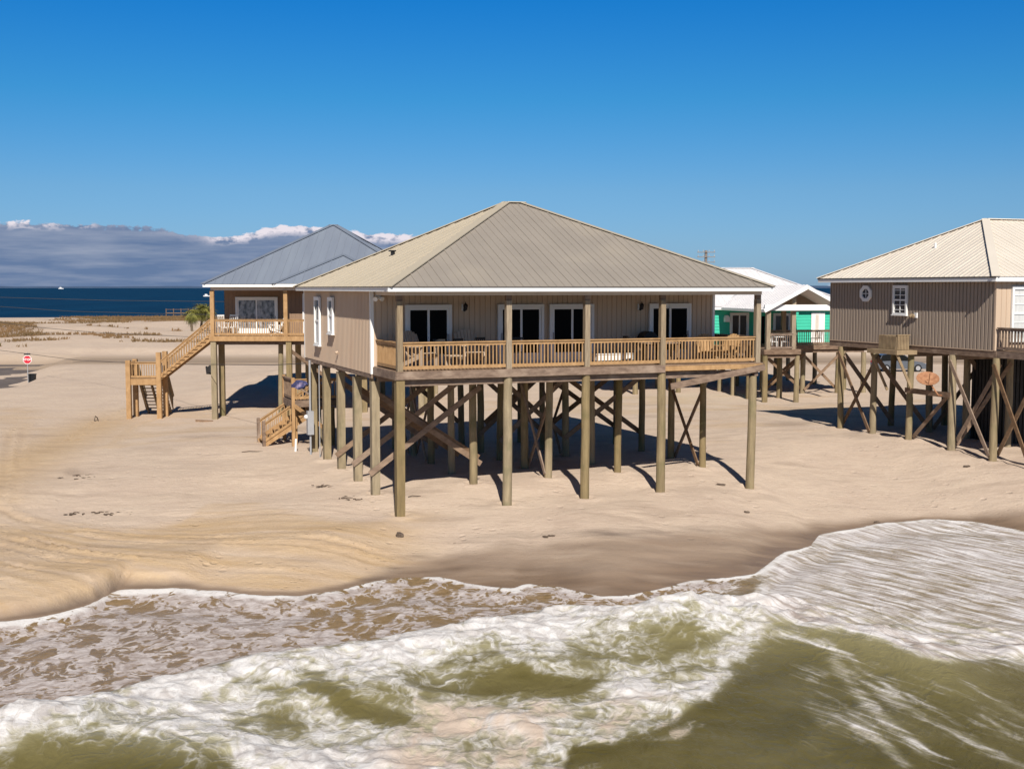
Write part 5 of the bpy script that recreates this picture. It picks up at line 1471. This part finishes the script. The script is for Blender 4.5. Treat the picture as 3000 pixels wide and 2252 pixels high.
t = empty('stop_sign', (at_y(80, 1053, 100).x, 100, gz(at_y(80, 1053, 100).x, 100))); tag(t, 'red octagonal stop sign on a thin post beside the side street', 'sign')
t.rotation_euler = (0, 0, R(8)); zc = 2.31 - t.location.z
MB().box(-.025, .025, .01, .05, -.6, zc + .62).build('post', M['grey'], t)
def octo(r): return [(r * math.cos(R(22.5 + 45 * k)), zc + r * math.sin(R(22.5 + 45 * k))) for k in range(8)]
pl = MB(); pl.prism(octo(.37), -.012, .008, 'xz'); plate = pl.build('sign_plate', M['white'], t)
MB().prism(octo(.33), -.018, -.0125, 'xz').build('sign_face', M['red'], plate)
fc = bpy.data.curves.new('lettering', 'FONT'); fc.body = 'STOP'; fc.size = .26; fc.align_x = 'CENTER'; fc.align_y = 'CENTER'; fc.extrude = .002; fc.offset = .006
fo = bpy.data.objects.new('lettering', fc); fm = bpy.data.meshes.new_from_object(fo); bpy.data.objects.remove(fo)
fm.materials.clear(); fm.materials.append(M['white'])
fo = bpy.data.objects.new('lettering', fm); COL.objects.link(fo); fo.parent = plate; fo.location = (0, -.022, zc); fo.rotation_euler = (R(90), 0, 0)
MB().box(-.26, .26, -.012, .008, zc + .40, zc + .52).build('street_name_plate', M['dark'], t)

def bin_(x, y, lab, m, tip=0):
    o = empty('rubbish_bin', (x, y, gz(x, y))); tag(o, lab, 'bin')
    b = MB(); b.prism([(-.24, 0), (.24, 0), (.30, .85), (-.30, .85)], -.28, .28, 'xz'); b.build('bin_body', m, o)
    l = MB(); l.box(-.33, .33, -.32, .31, .853, .91); l.build('lid', m, o)
    for sg in (-1, 1): MB().cyl((sg * .2 - .04, .30, .1), (sg * .2 + .04, .30, .1), .1, n=10).build('wheel', M['black'], o)
    if tip: o.rotation_euler = (R(75), 0, R(40)); o.location.z += .25
    return o
px_ = at_y(93, 1085, 101).x
b_ = bin_(px_, 101, 'dark bin standing right of the stop sign', M['black']); b_.scale = (.95, .8, .8)
px_ = at_y(611, 1085, 103).x
bin_(px_, 103, 'dark bin tipped over on the sand beyond the left house pile', M['dark'], 1)

def wire(name_pts, lab, r=.022):
    o = curve_obj('overhead_cable', name_pts, r, M['cable']); tag(o, lab, 'cable', 'overhead cables')
def sag(pxs):
    pts = [at_y(u_, v_, Y_) for u_, v_, Y_ in pxs]; out = []
    for a_, b_2 in zip(pts[:-1], pts[1:]):
        for k in range(8): out.append(a_.lerp(b_2, k / 8))
    out.append(pts[-1]); return out
wire(sag([(-300, 862, 118), (0, 871, 118), (330, 880, 118), (700, 884, 118)]), 'topmost of the thin black cables crossing the blue bay', .026)
wire(sag([(-300, 880, 117), (0, 898, 117), (210, 912, 117), (560, 921, 117), (720, 922, 117)]), 'black cable crossing the bay just above the far shore', .026)
wire(sag([(-300, 905, 116), (122, 960, 116), (270, 973, 116), (540, 986, 116), (720, 990, 116)]), 'black cable crossing in front of the pale dunes', .024)
wire(sag([(-300, 975, 112), (0, 1026, 106), (228, 1055, 92), (443, 1066, 80), (801, 1069, 59), (895, 1064, 53.9)]), 'lowest black cable, sagging down to the back corner of the tan house', .018)

# ------------------------------------------------------------------ across the dunes: palms, pier, boats
leafm = mat('palm frond', (0.24, 0.22, 0.05), (0.10, 0.11, 0.025), 0.7, 1.0)
trunkm = mat('palm trunk', (0.2, 0.15, 0.1), (0.12, 0.09, 0.06), 0.9, 4.0)
def palm(u_, v_top, Y_, seed, lab):
    rnd = random.Random(seed)
    top = at_y(u_, v_top, Y_); gzz = gz(top.x, Y_)
    t = empty('palm_tree', (top.x, Y_, gzz)); tag(t, lab, 'palm tree', 'palms on the bay side')
    h = top.z - gzz
    MB().cyl((0, 0, -.3), (rnd.uniform(-.2, .2), 0, h), .22, .17, 8, 4, .05).build('trunk', trunkm, t)
    mb = MB()
    for k in range(46):
        az = rnd.uniform(0, 6.283); e0 = rnd.uniform(-.7, 1.25); L_ = rnd.uniform(1.9, 2.7)
        d = Vector((math.cos(az), math.sin(az), 0)); pprev = Vector((0, 0, h)); e = e0
        side = Vector((-d.y, d.x, 0))
        pts = [pprev.copy()]
        for s_ in range(5):
            pprev = pprev + (d * math.cos(e) + Vector((0, 0, math.sin(e)))) * (L_ / 5); e -= .32; pts.append(pprev.copy())
        fan = pts[2]
        for q in range(9):                                  # fan leaf of pointed blades
            sp_ = (q - 4) / 4 * 1.0
            tip = pts[-1] + side * (sp_ * .75) - Vector((0, 0, .25 * abs(sp_) + .1)) - d * (.35 * sp_ * sp_)
            b0 = fan + side * (sp_ * .12)
            mb.add([b0 - side * .05, b0 + side * .05, tip], [(0, 1, 2)])
        mb.beam(pts[0], pts[2], .04, .04)
    mb.build('crown', leafm, t)
palm(562, 917, 196, 1, 'leftmost and lowest palm beside the brown house stairs')
palm(588, 903, 200, 2, 'middle palm of the clump, its crown the tallest')
palm(606, 908, 198, 3, 'rightmost palm, half hidden by the orange corner post')

def build_pier():
    a_ = at_y(489, 916, 352); b_2 = at_y(600, 917, 352)
    t = empty('pier', (a_.x, 352, 0)); tag(t, 'wooden pier standing in the bay left of the palms', 'pier')
    L_ = b_2.x - a_.x; z = a_.z
    MB().box(0, L_, -1, 1, z - .15, z + .05).build('deck', M['drift'], t)
    MB().box(0, L_, -1.0, -.9, z + .9, z + 1.0).build('handrail', M['drift'], t)
    for k in range(6):
        MB().cyl((k * L_ / 5 * .98 + .1, -1.12, -1.5), (k * L_ / 5 * .98 + .1, -1.12, z + 1.2), .12, n=6).build('post', M['drift'], t)
build_pier()
def boat(u_, v_, Y_, L_, lab, rz=0):
    x = at_y(u_, v_, Y_).x; o = empty('motor_boat', (x, Y_, 0), rz); tag(o, lab, 'boat')
    h = L_ * .16; mb = MB()
    pr = [(-.5, .16), (-.2, .19), (.2, .17), (.42, .07), (.5, .0)]
    vs = []; fs = []
    for z_, k in ((-.1, .75), (h, 1.0)):
        for x_2, w_ in pr: vs.append((x_2 * L_ * (1 if z_ > 0 else .94), w_ * L_ * k, z_))
        for x_2, w_ in reversed(pr[:-1]): vs.append((x_2 * L_ * (1 if z_ > 0 else .94), -w_ * L_ * k, z_))
    n = 9
    fs = [(i, (i + 1) % n, (i + 1) % n + n, i + n) for i in range(n)] + [tuple(range(n - 1, -1, -1)), tuple(range(n, 2 * n))]
    mb.add(vs, fs); mb.build('hull', M['white'], o)
    c = MB(); c.prism([(-.28 * L_, h), (.12 * L_, h), (.05 * L_, h * 2.2), (-.26 * L_, h * 2.2)], -.1 * L_, .1 * L_, 'xz'); c.build('cabin', M['white'], o)
    return o
boat(179, 846, 8200, 34, 'white ferry, a tiny speck on the horizon at far left')
boat(606, 866, 1150, 6.5, 'white boat on the bay just left of the orange corner post')

# dune grass on the bay side, uncountable
def build_grass():
    rs = np.random.RandomState(3); n = 42000
    x = rs.uniform(-150, 75, n); y = 141 + 155 * rs.rand(n) ** 1.1
    keep = np.abs(x) < y * .48; x, y = x[keep], y[keep]
    msk = vegmask(x, y) + 0.05 * fbm(x / 2, y / 2, 63, 2)
    k = msk > 0.03; x, y = x[k], y[k]
    z = ground_z(x, y)
    mb_v = []; mb_f = []; o = 0
    for i in range(len(x)):
        hgt = random.uniform(.25, .6)
        for j in range(4):
            a = random.uniform(0, 6.28); r = random.uniform(.05, .4); w = random.uniform(.06, .14)
            cx, cy = x[i] + r * math.cos(a), y[i] + r * math.sin(a)
            mb_v += [(cx - w, cy, z[i] - .05), (cx + w, cy, z[i] - .05), (cx + random.uniform(-.25, .25), cy + random.uniform(-.2, .2), z[i] + hgt * random.uniform(.6, 1.1))]
            mb_f.append((o, o + 1, o + 2)); o += 3
    me = bpy.data.meshes.new('dune_grass'); me.from_pydata(mb_v, [], mb_f); me.update()
    me.materials.append(mat('dry dune grass', (0.20, 0.115, 0.055), (0.105, 0.07, 0.03), 0.9, 0.07, detail=4))
    ob = bpy.data.objects.new('dune_grass', me); COL.objects.link(ob)
    tag(ob, 'dry brown grass growing over the dunes towards the bay', 'grass', None, 'stuff')
build_grass()

# ------------------------------------------------------------------ small things on the sand
p = (-9.39, 52.33); t = MB().cyl((0, 0, -.3), (.05, -.03, .55), .05, .05, 10).build('plastic_pipe', M['white']); t.location = (p[0], p[1], gz(*p)); tag(t, 'short white plastic pipe stuck upright in the sand near the back stairs', 'pipe')
def lump(name, x, y, sx, sy, sz, m, lab, cat, seed, group=None):
    bm = bmesh.new(); bmesh.ops.create_icosphere(bm, subdivisions=2, radius=1.0)
    rnd = random.Random(seed)
    for v in bm.verts:
        k = 1 + rnd.uniform(-.35, .3); v.co = Vector((v.co.x * sx * k, v.co.y * sy * k, v.co.z * sz * k))
    me = bpy.data.meshes.new(name); bm.to_mesh(me); bm.free(); me.materials.append(m)
    o = bpy.data.objects.new(name, me); COL.objects.link(o); o.location = (x, y, gz(x, y) + sz * .25); tag(o, lab, cat, group); return o
def mat_of_weed(x, y, w, d, n, m, lab, seed):
    rnd = random.Random(seed); bm = bmesh.new()
    for k in range(n):
        a = rnd.uniform(0, 6.28); r = rnd.random() ** .7
        M4 = Matrix.Translation((w * r * math.cos(a), d * r * math.sin(a), .02)) @ Matrix.Rotation(rnd.uniform(-.5, .5), 4, 'Z') @ Matrix.Diagonal((rnd.uniform(.03, .13), rnd.uniform(.015, .045), rnd.uniform(.012, .035), 1))
        bmesh.ops.create_icosphere(bm, subdivisions=1, radius=1.0, matrix=M4)
    me = bpy.data.meshes.new('seaweed_clump'); bm.to_mesh(me); bm.free(); me.materials.append(m)
    o = bpy.data.objects.new('seaweed_clump', me); COL.objects.link(o); o.location = (x, y, gz(x, y)); tag(o, lab, 'seaweed'); return o
def stick(x, y, L_, r, rz, m, lab, h=.0):
    pts = [(-L_ / 2, 0, .02), (-L_ * .15, L_ * .06, .05 + h), (L_ * .2, -.02, .04 + h * .6), (L_ / 2, L_ * .05, .02)]
    o = curve_obj('driftwood_stick', pts, r, m); o.location = (x, y, gz(x, y)); o.rotation_euler = (0, 0, rz); tag(o, lab, 'driftwood'); return o
q = lambda u_, v_: W(u_, v_, .7)
lump('seaweed_clump', *W(862, 1166, .35), .13, .12, .10, M['debris'], 'black pointed clump of weed on the open sand below the corner pile', 'seaweed', 1)
mat_of_weed(*q(758, 1086), .42, .5, 16, M['debris'], 'flat dark mat of weed left of the corner pile', 2)
lump('seaweed_clump', *W(1555, 1051, .8), .18, .10, .05, M['debris'], 'dark weed patch left of the rightmost front pile', 'seaweed', 3)
lump('seaweed_clump', *W(2087, 1000, 1.2), .14, .10, .06, M['debris'], 'small black weed clump in front of the right house piles', 'seaweed', 4)
lump('seaweed_clump', *W(1612, 1100, .6), .10, .07, .05, M['debris'], 'tiny black weed clump below the rightmost front pile', 'seaweed', 5)
lump('seaweed_clump', *W(1893, 1101, .5), .12, .08, .05, M['debris'], 'tiny dark weed clump at the edge of the wet sand on the right', 'seaweed', 6)
stick(*W(208, 906, .8), .35, .03, R(70), M['debris'], 'short dark stick poking up out of the sand on the left', .25)
stick(*W(545, 985, .9), .9, .018, R(10), M['debris'], 'thin dark stick lying between the stairs and the corner pile')
mat_of_weed(*W(240, 1108, .5), 1.9, .35, 40, M['debris'], 'long dark line of weed along the ridge of the graded sand at left', 12)
mat_of_weed(*W(160, 1041, .6), .8, .7, 18, M['debris'], 'scattered dark weed on the flat sand at far left', 13)
mat_of_weed(*W(1180, 1150, .6), .3, .2, 6, M['debris'], 'few dark weed scraps between the second pile and the wet sand', 14)
mat_of_weed(*W(700, 1062, .7), .5, .5, 9, M['debris'], 'weed scraps left of the flat dark mat', 15)
stick(*W(895, 1090, .6), .45, .016, R(15), M['debris'], 'short dark twig just right of the corner pile foot')
p = at_z(598, 1232, .75)
t = MB().box(-.48, .48, -.05, .05, 0, .12).build('wooden_plank', M['drift']); t.location = (p.x, p.y, gz(p.x, p.y) - .02); t.rotation_euler = (0, R(3), R(4)); tag(t, 'short brown plank half buried beside the left house corner pile', 'plank')
o = lump('cloth_bundle', 0, 0, .33, .12, .22, M['bluecloth'], 'crumpled dark blue cloth with lilac patch hung by the landing', 'cloth', 9)
o.location = main_w(-.72, 12.75, 4.1)
o = MB().beam(main_w(-.72, 12.75, 3.95), main_w(-.36, 12.4, 3.7), .05, .05).build('cloth_peg', M['oldwood'], o)
o.parent = None; o.parent = bpy.data.objects['cloth_bundle']; o.matrix_parent_inverse = Matrix.Translation(-Vector(main_w(-.72, 12.75, 4.1)))
